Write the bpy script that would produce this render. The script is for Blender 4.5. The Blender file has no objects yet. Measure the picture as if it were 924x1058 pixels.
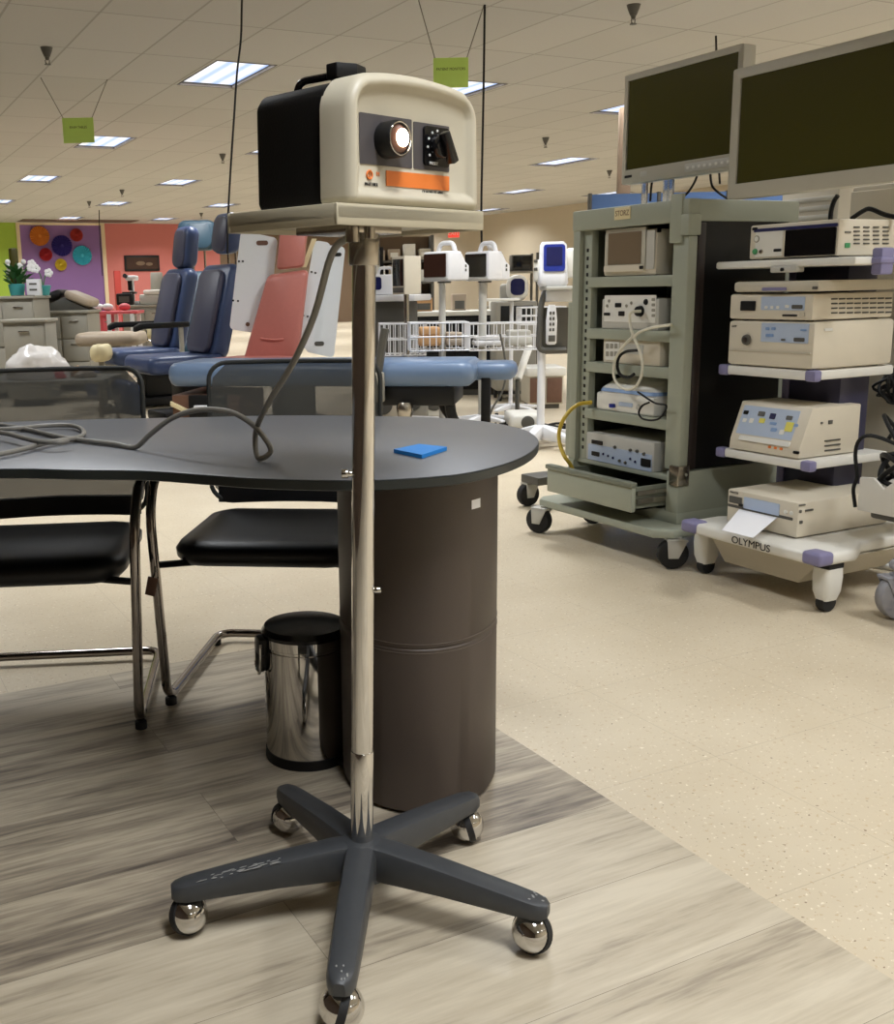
import bpy, bmesh, math, random
from mathutils import Matrix, Vector
random.seed(7)
PI = math.pi
S = bpy.context.scene
COL = S.collection

# ------------------------------------------------------------------ camera
F, CX, CY, HZ, ROLL, TH, H = 1073., 360., 521.5, 298.8, -.0209, 1.1133, 1.065
PITCH = math.atan((CY-HZ)/F)
_c, _s, _cr, _sr = math.cos(PITCH), math.sin(PITCH), math.cos(ROLL), math.sin(ROLL)
RT = (math.sin(TH), -math.cos(TH)); FW = (math.cos(TH), math.sin(TH))
def ray(x, y):
    x -= CX; y -= CY
    x, y = x*_cr+y*_sr, -x*_sr+y*_cr
    a, b = x/F, -y/F
    Y, Z = _c+b*_s, -_s+b*_c
    return (RT[0]*a+FW[0]*Y, RT[1]*a+FW[1]*Y, Z)
def atz(x, y, z=0.):
    r = ray(x, y); t = (z-H)/r[2]; return Vector((r[0]*t, r[1]*t, z))
def atx(x, y, X):
    r = ray(x, y); t = X/r[0]; return Vector((X, r[1]*t, H+r[2]*t))
def aty(x, y, Y):
    r = ray(x, y); t = Y/r[1]; return Vector((r[0]*t, Y, H+r[2]*t))
def atd(x, y, D):
    r = ray(x, y); t = D/(r[0]*FW[0]+r[1]*FW[1]); return Vector((r[0]*t, r[1]*t, H+r[2]*t))
def floor_at(x, D):
    p = atd(x, 300, D); return Vector((p.x, p.y, 0))
def zpx(x, y, P):
    return atd(x, y, P[0]*FW[0]+P[1]*FW[1]).z

cam = bpy.data.cameras.new('camera'); cam_o = bpy.data.objects.new('camera', cam); COL.objects.link(cam_o)
cam.sensor_fit = 'VERTICAL'; cam.sensor_height = 36.; cam.lens = F*36./1058.
cam.shift_x = (462-CX)/1058.; cam.shift_y = -(529-CY)/1058.
cam.clip_end = 200
fwd = Vector((FW[0]*_c, FW[1]*_c, -_s)); rgt = Vector((RT[0], RT[1], 0)); upv = rgt.cross(fwd)
# roll: image basis
r2 = rgt*_cr + upv*_sr*1.0
u2 = -rgt*_sr + upv*_cr
m = Matrix((( r2.x, u2.x, -fwd.x, 0), (r2.y, u2.y, -fwd.y, 0), (r2.z, u2.z, -fwd.z, H), (0, 0, 0, 1)))
cam_o.matrix_world = m
S.camera = cam_o

# ------------------------------------------------------------------ materials
def srgb(*c):
    return tuple(((v/255.)/12.92 if v/255. <= .04045 else ((v/255.+.055)/1.055)**2.4) for v in c)+(1,)
def mat(name, col, rough=.5, metal=0., var=.06, scale=30., bump=0., spec=.5, coat=0., stretch=None):
    mt = bpy.data.materials.new(name); mt.use_nodes = True
    nt = mt.node_tree; n = nt.nodes; l = nt.links
    b = n['Principled BSDF']
    b.inputs['Roughness'].default_value = rough; b.inputs['Metallic'].default_value = metal
    b.inputs['Specular IOR Level'].default_value = spec; b.inputs['Coat Weight'].default_value = coat
    c = srgb(*col)
    tc = n.new('ShaderNodeTexCoord'); nz = n.new('ShaderNodeTexNoise'); nz.inputs['Scale'].default_value = scale
    nz.inputs['Detail'].default_value = 4
    if stretch:
        mp = n.new('ShaderNodeMapping'); mp.inputs['Scale'].default_value = stretch
        l.new(tc.outputs['Object'], mp.inputs[0]); l.new(mp.outputs[0], nz.inputs['Vector'])
    else: l.new(tc.outputs['Object'], nz.inputs['Vector'])
    mx = n.new('ShaderNodeMix'); mx.data_type = 'RGBA'
    mx.inputs[6].default_value = tuple(v*(1-var) for v in c[:3])+(1,)
    mx.inputs[7].default_value = tuple(min(1, v*(1+var)) for v in c[:3])+(1,)
    l.new(nz.outputs['Fac'], mx.inputs[0]); l.new(mx.outputs[2], b.inputs['Base Color'])
    if bump:
        bp = n.new('ShaderNodeBump'); bp.inputs['Strength'].default_value = bump; bp.inputs['Distance'].default_value = .002
        l.new(nz.outputs['Fac'], bp.inputs['Height']); l.new(bp.outputs[0], b.inputs['Normal'])
    return mt
def emis(name, col, st):
    mt = bpy.data.materials.new(name); mt.use_nodes = True
    b = mt.node_tree.nodes['Principled BSDF']
    b.inputs['Base Color'].default_value = srgb(*col); b.inputs['Emission Color'].default_value = srgb(*col)
    b.inputs['Emission Strength'].default_value = st
    return mt
def fabric_mesh(name, col, open_):
    # fine woven net: threads and gaps far smaller than a pixel, so a fixed share of light passes
    mt = bpy.data.materials.new(name); mt.use_nodes = True
    nt = mt.node_tree; n = nt.nodes; l = nt.links; b = n['Principled BSDF']
    b.inputs['Base Color'].default_value = srgb(*col); b.inputs['Roughness'].default_value = .8
    tr = n.new('ShaderNodeBsdfTransparent'); mx = n.new('ShaderNodeMixShader'); mx.inputs[0].default_value = open_
    l.new(b.outputs[0], mx.inputs[1]); l.new(tr.outputs[0], mx.inputs[2])
    l.new(mx.outputs[0], n['Material Output'].inputs['Surface'])
    return mt

def tile_floor():
    mt = bpy.data.materials.new('beige_tile'); mt.use_nodes = True
    nt = mt.node_tree; n = nt.nodes; l = nt.links; b = n['Principled BSDF']
    tc = n.new('ShaderNodeTexCoord')
    def noise(sc, det=3):
        z = n.new('ShaderNodeTexNoise'); z.inputs['Scale'].default_value = sc; z.inputs['Detail'].default_value = det
        l.new(tc.outputs['Object'], z.inputs['Vector']); return z
    def ramp(src, *st):
        r = n.new('ShaderNodeValToRGB'); e = r.color_ramp.elements
        while len(e) < len(st): e.new(.5)
        for i, (p, c) in enumerate(st): e[i].position = p; e[i].color = c
        l.new(src, r.inputs[0]); return r
    def mixc(f, a, bb, mode='MIX'):
        x = n.new('ShaderNodeMix'); x.data_type = 'RGBA'; x.blend_type = mode
        if isinstance(f, float): x.inputs[0].default_value = f
        else: l.new(f, x.inputs[0])
        for i, v in ((6, a), (7, bb)):
            if isinstance(v, tuple): x.inputs[i].default_value = v
            else: l.new(v, x.inputs[i])
        return x.outputs[2]
    base = ramp(noise(3).outputs['Fac'], (.3, srgb(197, 183, 158)), (.7, srgb(206, 193, 169))).outputs[0]
    w, k = (1, 1, 1, 1), (0, 0, 0, 1)
    fl = ramp(noise(80, 2).outputs['Fac'], (.63, k), (.68, w)).outputs[0]
    c1 = mixc(fl, base, srgb(190, 170, 140))
    fl2 = ramp(noise(105, 2).outputs['Fac'], (.69, k), (.72, w)).outputs[0]
    c2 = mixc(fl2, c1, srgb(132, 112, 90))
    fl3 = ramp(noise(95, 2).outputs['Fac'], (.30, w), (.35, k)).outputs[0]
    c3 = mixc(fl3, c2, srgb(226, 216, 196))
    br = n.new('ShaderNodeTexBrick'); br.offset = 0; br.inputs['Scale'].default_value = 1
    br.inputs['Brick Width'].default_value = .46; br.inputs['Row Height'].default_value = .46
    br.inputs['Mortar Size'].default_value = .0011; br.inputs['Mortar Smooth'].default_value = .3
    br.inputs['Color1'].default_value = k; br.inputs['Color2'].default_value = k; br.inputs['Mortar'].default_value = w
    mp = n.new('ShaderNodeMapping'); mp.inputs['Location'].default_value = (.12, -.235, 0)
    l.new(tc.outputs['Object'], mp.inputs[0]); l.new(mp.outputs[0], br.inputs['Vector'])
    sc = n.new('ShaderNodeMath'); sc.operation = 'MULTIPLY'; sc.inputs[1].default_value = .3
    l.new(br.outputs['Color'], sc.inputs[0])
    c4 = mixc(sc.outputs[0], c3, srgb(120, 104, 84))
    l.new(c4, b.inputs['Base Color']); b.inputs['Roughness'].default_value = .38
    b.inputs['Specular IOR Level'].default_value = .35
    return mt
def plank_floor():
    mt = bpy.data.materials.new('grey_plank'); mt.use_nodes = True
    nt = mt.node_tree; n = nt.nodes; l = nt.links; b = n['Principled BSDF']
    tc = n.new('ShaderNodeTexCoord')
    mp = n.new('ShaderNodeMapping'); mp.inputs['Location'].default_value = (-.62, -1.555, 0)
    l.new(tc.outputs['Object'], mp.inputs[0])
    br = n.new('ShaderNodeTexBrick'); br.offset = .37; br.inputs['Scale'].default_value = 1
    br.inputs['Brick Width'].default_value = 1.9; br.inputs['Row Height'].default_value = .23
    br.inputs['Mortar Size'].default_value = .0004; br.inputs['Mortar Smooth'].default_value = .2
    br.inputs['Color1'].default_value = (0, 0, 0, 1); br.inputs['Color2'].default_value = (1, 1, 1, 1); br.inputs['Mortar'].default_value = (.2, .2, .2, 1)
    l.new(mp.outputs[0], br.inputs['Vector'])
    # grain: noise stretched along the plank, offset per plank
    add = n.new('ShaderNodeVectorMath'); add.operation = 'MULTIPLY_ADD'
    l.new(br.outputs['Color'], add.inputs[0]); add.inputs[1].default_value = (9, 17, 5); l.new(tc.outputs['Object'], add.inputs[2])
    m2 = n.new('ShaderNodeMapping'); m2.inputs['Scale'].default_value = (1.6, 14, 1)
    l.new(add.outputs[0], m2.inputs[0])
    g1 = n.new('ShaderNodeTexNoise'); g1.inputs['Scale'].default_value = 1.1; g1.inputs['Detail'].default_value = 8; g1.inputs['Roughness'].default_value = .62; g1.inputs['Distortion'].default_value = .25
    l.new(m2.outputs[0], g1.inputs['Vector'])
    m3 = n.new('ShaderNodeMapping'); m3.inputs['Scale'].default_value = (8, 120, 1)
    l.new(add.outputs[0], m3.inputs[0])
    g2 = n.new('ShaderNodeTexNoise'); g2.inputs['Scale'].default_value = 1.; g2.inputs['Detail'].default_value = 4
    l.new(m3.outputs[0], g2.inputs['Vector'])
    mixg = n.new('ShaderNodeMath'); mixg.operation = 'MULTIPLY_ADD'; mixg.inputs[1].default_value = .30
    l.new(g2.outputs['Fac'], mixg.inputs[0]); l.new(g1.outputs['Fac'], mixg.inputs[2])
    # tone per plank
    tn = n.new('ShaderNodeMath'); tn.operation = 'MULTIPLY_ADD'; tn.inputs[1].default_value = .10
    l.new(br.outputs['Color'], tn.inputs[0]); l.new(mixg.outputs[0], tn.inputs[2])
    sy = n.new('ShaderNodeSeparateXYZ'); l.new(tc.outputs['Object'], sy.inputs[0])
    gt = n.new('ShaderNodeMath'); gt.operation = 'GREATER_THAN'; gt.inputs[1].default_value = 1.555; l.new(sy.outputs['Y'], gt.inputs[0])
    dk_ = n.new('ShaderNodeMath'); dk_.operation = 'MULTIPLY_ADD'; dk_.inputs[1].default_value = -.13; l.new(gt.outputs[0], dk_.inputs[0]); l.new(tn.outputs[0], dk_.inputs[2]); tn = dk_  # back rows darker: plank tone plus table shade put into the colour
    rp = n.new('ShaderNodeValToRGB'); e = rp.color_ramp.elements
    e[0].position = .36; e[0].color = srgb(92, 83, 75); e[1].position = .86; e[1].color = srgb(200, 189, 168)
    x = e.new(.5); x.color = srgb(142, 131, 115); x = e.new(.64); x.color = srgb(180, 168, 147)
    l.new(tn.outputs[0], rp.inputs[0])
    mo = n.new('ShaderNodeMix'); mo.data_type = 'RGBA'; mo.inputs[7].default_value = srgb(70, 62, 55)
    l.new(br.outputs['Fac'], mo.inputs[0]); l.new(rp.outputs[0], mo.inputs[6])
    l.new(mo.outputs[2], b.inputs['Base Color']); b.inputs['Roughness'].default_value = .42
    b.inputs['Specular IOR Level'].default_value = .4
    return mt
def ceiling_tiles():
    mt = bpy.data.materials.new('ceiling_tile'); mt.use_nodes = True
    nt = mt.node_tree; n = nt.nodes; l = nt.links; b = n['Principled BSDF']
    tc = n.new('ShaderNodeTexCoord'); mp = n.new('ShaderNodeMapping'); mp.inputs['Location'].default_value = (-3.37, -9.385, 0)
    l.new(tc.outputs['Object'], mp.inputs[0])
    br = n.new('ShaderNodeTexBrick'); br.offset = 0; br.inputs['Scale'].default_value = 1
    br.inputs['Brick Width'].default_value = .6525; br.inputs['Row Height'].default_value = 1.22
    br.inputs['Mortar Size'].default_value = .010; br.inputs['Mortar Smooth'].default_value = .1
    br.inputs['Color1'].default_value = srgb(191, 188, 181); br.inputs['Color2'].default_value = srgb(186, 183, 176)
    br.inputs['Mortar'].default_value = srgb(162, 158, 150)
    l.new(mp.outputs[0], br.inputs['Vector'])
    nz = n.new('ShaderNodeTexNoise'); nz.inputs['Scale'].default_value = 60; l.new(tc.outputs['Object'], nz.inputs['Vector'])
    mx = n.new('ShaderNodeMix'); mx.data_type = 'RGBA'; mx.blend_type = 'MULTIPLY'; mx.inputs[0].default_value = .12
    l.new(br.outputs['Color'], mx.inputs[6]); l.new(nz.outputs['Color'], mx.inputs[7]); l.new(mx.outputs[2], b.inputs['Base Color'])
    b.inputs['Roughness'].default_value = .9; b.inputs['Specular IOR Level'].default_value = .1
    return mt

MT = {}
def A(k, *a, **kw): MT[k] = mat(k, *a, **kw)
A('cream', (192, 185, 166), .45, var=.03)
A('cream_tray', (182, 174, 152), .4, var=.03)
A('black_case', (9, 8, 8), .65, bump=.2, scale=300, spec=.3)
A('black', (11, 11, 12), .5, spec=.35)
A('black_gloss', (12, 12, 14), .2)
A('rubber', (24, 24, 25), .7)
A('panel_grey', (74, 70, 72), .5)
A('lens_glass', (104, 70, 56), .25, var=.05)
A('orange', (226, 122, 48), .5, var=.05)
A('chrome', (205, 203, 200), .07, metal=1., var=.02)
A('chrome_dark', (150, 144, 140), .12, metal=1., var=.03)
A('steel', (176, 170, 160), .25, metal=1., var=.04)
A('star_grey', (58, 60, 63), .42, var=.1, scale=60)
A('scuff', (150, 150, 148), .6)
A('table_top', (98, 101, 108), .34, var=.04, scale=200)
A('table_edge', (30, 36, 36), .35)
A('leather_brown', (72, 62, 55), .5, var=.06, scale=400, bump=.12)
A('stitch', (92, 82, 74), .6)
A('cord_grey', (134, 131, 124), .5)
A('blue_paper', (30, 132, 216), .6)
A('white', (226, 226, 226), .5, var=.02)
A('white_plastic', (222, 222, 224), .35, var=.02)
A('paper', (240, 240, 244), .7, var=.01)
A('net_frame', (44, 46, 45), .6)
A('leather_black', (15, 16, 19), .4, var=.1, scale=300, bump=.1)
A('cab_green', (158, 162, 146), .42, var=.02)
A('cab_green_dark', (120, 124, 110), .45, var=.02)
A('cab_black', (9, 9, 9), .35)
A('cab_brown', (38, 28, 26), .4)
A('dev_cream', (214, 205, 186), .42, var=.02)
A('dev_grey', (190, 188, 180), .42, var=.02)
A('dev_white', (226, 224, 216), .4, var=.02)
A('dev_side', (196, 188, 170), .45, var=.02)
A('lilac', (128, 124, 160), .45)
A('lilac_dark', (52, 52, 76), .4)
A('navy_strip', (34, 36, 84), .4)
A('screen_olive', (68, 66, 26), .2, var=.02, spec=.7)  # on monitors, the room's reflection is put into this olive base colour
A('screen_tan', (120, 104, 84), .3, var=.02)
A('screen_black', (14, 14, 12), .15)
A('screen_brown', (58, 36, 28), .25)
A('screen_blue', (40, 54, 140), .25)
A('screen_navy', (30, 32, 78), .25)
A('screen_bezel', (186, 182, 168), .4, var=.02)
A('panel_blue', (176, 190, 212), .5, var=.03)
A('panel_blue2', (130, 158, 200), .5, var=.03)
A('yellow', (222, 212, 90), .5)
A('tube_yellow', (204, 176, 62), .4)
A('tube_white', (226, 222, 204), .4)
A('red', (176, 40, 36), .5)
A('green_mark', (70, 150, 96), .5)
A('sign_green', (190, 222, 110), .7, var=.05, scale=6)
A('ink', (34, 46, 20), .7)
A('ink_black', (20, 20, 20), .7)
A('thread', (110, 104, 92), .7)
A('wall_beige', (186, 174, 152), .8, var=.03, scale=4)
A('wall_green', (150, 176, 60), .8, var=.03, scale=4)
A('wall_purple', (128, 94, 144), .8, var=.03, scale=4)
A('wall_coral', (194, 114, 106), .8, var=.03, scale=4)
A('wall_brown', (112, 92, 72), .8, var=.03, scale=4)
A('trim_cream', (216, 196, 160), .6)
A('wall_shading', (74, 58, 46), .6, var=.1, scale=3)
A('fixture_dark', (58, 50, 42), .7)  # shadow of the light recess is put into this dark frame colour
A('soffit', (96, 74, 60), .8)
A('navy_vinyl', (62, 78, 116), .35, var=.05, bump=.05, scale=200)
A('navy_face', (76, 78, 98), .4, var=.05)
A('teal_vinyl', (54, 80, 96), .4)
A('bluegrey_vinyl', (100, 120, 148), .3, var=.04)
A('salmon_vinyl', (190, 118, 108), .4, var=.05)
A('board_white', (226, 230, 232), .4, var=.02)
A('tan_vinyl', (168, 152, 132), .5)
A('cream_vinyl', (220, 206, 164), .5)
A('steel_grey', (150, 146, 134), .5, var=.04)
A('grey_dark', (84, 82, 76), .5)
A('plastic_wrap', (232, 228, 224), .25, var=.1, scale=12, bump=1.)
A('wood', (196, 150, 100), .5, var=.15, stretch=(1, 8, 1))
A('wood_dark', (104, 74, 58), .5, var=.15)
A('pink_red', (212, 88, 96), .5)
A('leaf', (48, 104, 44), .6, var=.3)
A('teal', (64, 150, 150), .6)
A('fan_orange', (200, 120, 40), .7); A('fan_red', (170, 40, 44), .7); A('fan_navy', (44, 30, 110), .7)
A('fan_teal', (60, 168, 186), .7); A('fan_yellow', (206, 180, 50), .7); A('fan_brick', (178, 60, 50), .7)
A('pale_blue', (150, 176, 220), .6)
A('blue_panel', (84, 118, 176), .6)
A('bin_white', (214, 210, 200), .45, var=.02)
A('grey_caster', (150, 150, 156), .45)
MT['net'] = fabric_mesh('net', (74, 75, 72), .15)
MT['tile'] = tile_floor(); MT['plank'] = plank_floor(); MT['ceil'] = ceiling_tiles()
def glow_panel():
    mt = emis('glow', (190, 212, 255), 1.05); nt = mt.node_tree; n = nt.nodes; l = nt.links
    tc = n.new('ShaderNodeTexCoord'); sp = n.new('ShaderNodeSeparateXYZ'); l.new(tc.outputs['Object'], sp.inputs[0])
    m1_ = n.new('ShaderNodeMath'); m1_.operation = 'MULTIPLY'; m1_.inputs[1].default_value = PI*3/.572; l.new(sp.outputs['X'], m1_.inputs[0])
    m2_ = n.new('ShaderNodeMath'); m2_.operation = 'COSINE'; l.new(m1_.outputs[0], m2_.inputs[0])
    m3_ = n.new('ShaderNodeMath'); m3_.operation = 'ABSOLUTE'; l.new(m2_.outputs[0], m3_.inputs[0])
    r_ = n.new('ShaderNodeValToRGB'); r_.color_ramp.elements[0].position = .25; r_.color_ramp.elements[0].color = srgb(176, 202, 250); r_.color_ramp.elements[1].position = .95; r_.color_ramp.elements[1].color = srgb(244, 244, 246)
    l.new(m3_.outputs[0], r_.inputs[0]); l.new(r_.outputs[0], n['Principled BSDF'].inputs['Emission Color']); n['Principled BSDF'].inputs['Base Color'].default_value = (.1, .1, .1, 1)
    return mt
MT['glow'] = glow_panel()
MT['lamp'] = emis('lamp', (255, 236, 206), 14.)
MT['exit_red'] = emis('exit_red', (232, 70, 60), .6)
MT['clear'] = mat('clear', (225, 230, 235), .1); 
_b = MT['clear'].node_tree.nodes['Principled BSDF']; _b.inputs['Transmission Weight'].default_value = .85; _b.inputs['IOR'].default_value = 1.2

# ------------------------------------------------------------------ geometry helpers
def rrect(w, h, r, n=6, cx=0., cy=0.):
    if not isinstance(r, (tuple, list)): r = (r,)*4
    out = []
    for (sx, sy, a0), rr in zip(((1, 1, 0), (-1, 1, 90), (-1, -1, 180), (1, -1, 270)), r):
        for i in range(n+1):
            a = math.radians(a0+90.*i/n)
            out.append((cx+sx*(w/2-rr)+rr*math.cos(a), cy+sy*(h/2-rr)+rr*math.sin(a)))
    return out
def catmull(pts, k, closed=False):
    P = [Vector(p) for p in pts]; n = len(P); out = []
    rng = n if closed else n-1
    for i in range(rng):
        p0 = P[(i-1) % n] if (closed or i > 0) else P[0]*2-P[1]
        p1, p2 = P[i], P[(i+1) % n]
        p3 = P[(i+2) % n] if (closed or i+2 < n) else P[-1]*2-P[-2]
        for j in range(k):
            t = j/k
            out.append(.5*((2*p1)+(p2-p0)*t+(2*p0-5*p1+4*p2-p3)*t*t+(3*p1-p0-3*p2+p3)*t**3))
    if not closed: out.append(P[-1])
    return out
def fillet(pts, r, n=5):
    P = [Vector(p) for p in pts]; out = [P[0]]
    for a, b, c in zip(P, P[1:], P[2:]):
        u, v = (a-b), (c-b); rr = min(r, u.length*.49, v.length*.49)
        p, q = b+u.normalized()*rr, b+v.normalized()*rr
        for i in range(n+1):
            t = i/n; out.append(p*(1-t)**2+b*2*t*(1-t)+q*t*t)
    return out+[P[-1]]

class M:
    def __init__(s): s.bm = bmesh.new(); s.X = Matrix.Identity(4)
    def _add(s, t, bev=0, seg=2, ang=.5):
        bmesh.ops.recalc_face_normals(t, faces=t.faces[:])
        if bev:
            es = [e for e in t.edges if len(e.link_faces) == 2 and e.calc_face_angle(0) > ang]
            bmesh.ops.bevel(t, geom=es, offset=bev, segments=seg, affect='EDGES', profile=.5, clamp_overlap=True)
        t.transform(s.X); me = bpy.data.meshes.new('t'); t.to_mesh(me); t.free(); s.bm.from_mesh(me); bpy.data.meshes.remove(me)
        return s
    def box(s, a, b, bev=0, seg=2):
        t = bmesh.new(); a = Vector(a); b = Vector(b)
        bmesh.ops.create_cube(t, size=1)
        for v in t.verts: v.co = Vector(((a.x+b.x)/2+v.co.x*(b.x-a.x), (a.y+b.y)/2+v.co.y*(b.y-a.y), (a.z+b.z)/2+v.co.z*(b.z-a.z)))
        return s._add(t, bev, seg)
    def prism(s, pts, ax, a, b, bev=0, seg=2):
        # ax: 'z' pts=(x,y); 'y' pts=(x,z); 'x' pts=(y,z)
        f = {'z': lambda p, q: (p[0], p[1], q), 'y': lambda p, q: (p[0], q, p[1]), 'x': lambda p, q: (q, p[0], p[1])}[ax]
        t = bmesh.new(); A_ = [t.verts.new(f(p, a)) for p in pts]; B_ = [t.verts.new(f(p, b)) for p in pts]; n = len(pts)
        t.faces.new(A_); t.faces.new(B_[::-1])
        for i in range(n): t.faces.new((A_[i], A_[(i+1) % n], B_[(i+1) % n], B_[i]))
        return s._add(t, bev, seg, .9)
    def loft(s, loops, cap0=True, cap1=True):
        t = bmesh.new(); L = [[t.verts.new(p) for p in lp] for lp in loops]; n = len(loops[0])
        for a, b in zip(L, L[1:]):
            for i in range(n): t.faces.new((a[i], a[(i+1) % n], b[(i+1) % n], b[i]))
        if cap0: t.faces.new(L[0])
        if cap1: t.faces.new(L[-1][::-1])
        return s._add(t)
    def cyl(s, p0, p1, r0, r1=None, n=24, bev=0):
        r1 = r0 if r1 is None else r1
        p0 = Vector(p0); p1 = Vector(p1); d = (p1-p0).normalized()
        u = d.orthogonal().normalized(); v = d.cross(u)
        L = [[p+(u*math.cos(2*PI*i/n)+v*math.sin(2*PI*i/n))*r for i in range(n)] for p, r in ((p0, r0), (p1, r1))]
        t = bmesh.new(); Q = [[t.verts.new(p) for p in lp] for lp in L]
        for i in range(n): t.faces.new((Q[0][i], Q[0][(i+1) % n], Q[1][(i+1) % n], Q[1][i]))
        t.faces.new(Q[0]); t.faces.new(Q[1][::-1])
        return s._add(t, bev, 2, .9)
    def tube(s, pts, r, n=10, closed=False, k=0):
        P = catmull(pts, k, closed) if k else [Vector(p) for p in pts]
        N = len(P); L = []; u = None
        for i in range(N):
            if closed: d = P[(i+1) % N]-P[i-1]
            else: d = P[min(i+1, N-1)]-P[max(i-1, 0)]
            d.normalize()
            if u is None: u = d.orthogonal().normalized()
            u = (u-d*u.dot(d)).normalized(); v = d.cross(u)
            L.append([P[i]+(u*math.cos(2*PI*j/n)+v*math.sin(2*PI*j/n))*r for j in range(n)])
        t = bmesh.new(); Q = [[t.verts.new(p) for p in lp] for lp in L]
        for i in range(N if closed else N-1):
            a, b = Q[i], Q[(i+1) % N]
            for j in range(n): t.faces.new((a[j], a[(j+1) % n], b[(j+1) % n], b[j]))
        if not closed: t.faces.new(Q[0]); t.faces.new(Q[-1][::-1])
        return s._add(t)
    def lathe(s, prof, n=32, c=(0, 0, 0)):
        L = [[Vector((c[0]+r*math.cos(2*PI*i/n), c[1]+r*math.sin(2*PI*i/n), c[2]+z)) for i in range(n)] for r, z in prof]
        return s.loft(L)
    def sph(s, c, r, sc=(1, 1, 1), n=20):
        t = bmesh.new(); bmesh.ops.create_uvsphere(t, u_segments=n, v_segments=max(8, n//2+2), radius=r)
        for v in t.verts: v.co = Vector((c[0]+v.co.x*sc[0], c[1]+v.co.y*sc[1], c[2]+v.co.z*sc[2]))
        return s._add(t)
    def torus(s, c, R, r, ax='z', n=24, k=8):
        pts = []
        for i in range(n):
            a = 2*PI*i/n; p = {'z': (math.cos(a), math.sin(a), 0), 'y': (math.cos(a), 0, math.sin(a)), 'x': (0, math.cos(a), math.sin(a))}[ax]
            pts.append(Vector(c)+Vector(p)*R)
        return s.tube(pts, r, k, closed=True)
    def build(s, name, mt, parent=None, smooth=35, loc=None, rot=None, label=None):
        me = bpy.data.meshes.new(name); s.bm.to_mesh(me); s.bm.free()
        for p in me.polygons: p.use_smooth = True
        me.set_sharp_from_angle(angle=math.radians(smooth))
        me.materials.append(MT[mt] if isinstance(mt, str) else mt)
        o = bpy.data.objects.new(name, me); COL.objects.link(o)
        if parent: o.parent = parent
        if loc is not None: o.location = loc
        if rot is not None: o.rotation_euler = rot
        if label: o['label'] = label
        return o
def thing(name, label, cat, loc=(0, 0, 0), rz=0., group=None):
    o = bpy.data.objects.new(name, None); COL.objects.link(o); o.empty_display_size = .05
    o.location = loc; o.rotation_euler = (0, 0, math.radians(rz))
    return tag(o, label, cat, group)
def tag(o, label, cat, group=None):
    o['label'] = label; o['category'] = cat
    if group: o['group'] = group
    return o
def struct(o): o['kind'] = 'structure'; return o
def text(s, size, mt, parent, loc, rot=(PI/2, 0, 0), name='lettering', align='CENTER', ext=.0004, sx=1.):
    cu = bpy.data.curves.new('t', 'FONT'); cu.body = s; cu.size = size; cu.extrude = ext; cu.align_x = align; cu.align_y = 'CENTER'
    t = bpy.data.objects.new('t', cu); COL.objects.link(t)
    me = bpy.data.meshes.new_from_object(t.evaluated_get(bpy.context.evaluated_depsgraph_get()))
    bpy.data.objects.remove(t); bpy.data.curves.remove(cu)
    me.name = name; me.materials.clear(); me.materials.append(MT[mt])
    for v in me.vertices: v.co.x *= sx
    o = bpy.data.objects.new(name, me); COL.objects.link(o); o.parent = parent; o.location = loc; o.rotation_euler = rot
    return o
def copy_tree(o, parent=None):
    c = o.copy(); COL.objects.link(c)
    if parent: c.parent = parent
    for ch in list(o.children): copy_tree(ch, c)
    return c

# ------------------------------------------------------------------ room
X0, X1, Y0, Y1, ZC = -1.95, 17.7, -6., 31.4, 3.1
PX, PY = 1.372, 2.83        # edge of the plank area
fl = M()
fl.prism([(X0, PY), (PX, PY), (PX, Y0), (X1, Y0), (X1, Y1), (X0, Y1)], 'z', -.05, 0)
struct(fl.build('floor', 'tile'))
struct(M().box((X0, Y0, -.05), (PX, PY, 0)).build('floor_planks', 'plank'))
struct(M().box((X1, Y0, 0), (X1+.1, Y1, ZC)).build('wall_right', 'wall_beige'))
struct(M().box((X0-.1, Y0, 0), (X0, Y1, ZC)).build('wall_left_added', 'wall_shading'))  # unseen dark wall, added close by to darken reflections and left-facing sides
struct(M().box((X0, Y0-.1, 0), (X1, Y0, ZC)).build('wall_rear', 'wall_beige'))
struct(M().box((X0, Y1, 0), (5.2, Y1+.1, ZC)).build('wall_back_green', 'wall_green'))
struct(M().box((5.2, Y1, 0), (7.6, Y1+.1, ZC)).build('wall_back_purple', 'wall_purple'))
struct(M().box((7.6, Y1, 0), (11.2, Y1+.1, ZC)).build('wall_back_coral', 'wall_coral'))
struct(M().box((11.2, Y1, 0), (X1, Y1+.1, ZC)).build('wall_back_brown', 'wall_brown'))
struct(M().box((5.14, Y1-.03, 0), (5.24, Y1, ZC), .004).build('trim_1', 'trim_cream'))
struct(M().box((7.55, Y1-.03, 0), (7.66, Y1, ZC), .004).build('trim_2', 'trim_cream'))
struct(M().box((5.24, Y1-.03, ZC-.06), (7.55, Y1, ZC), .004).build('trim_3', 'trim_cream'))
struct(M().box((5.1, 29.9, ZC-.012), (8.3, 30.9, ZC), .002).build('trim_4', 'soffit'))

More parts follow.
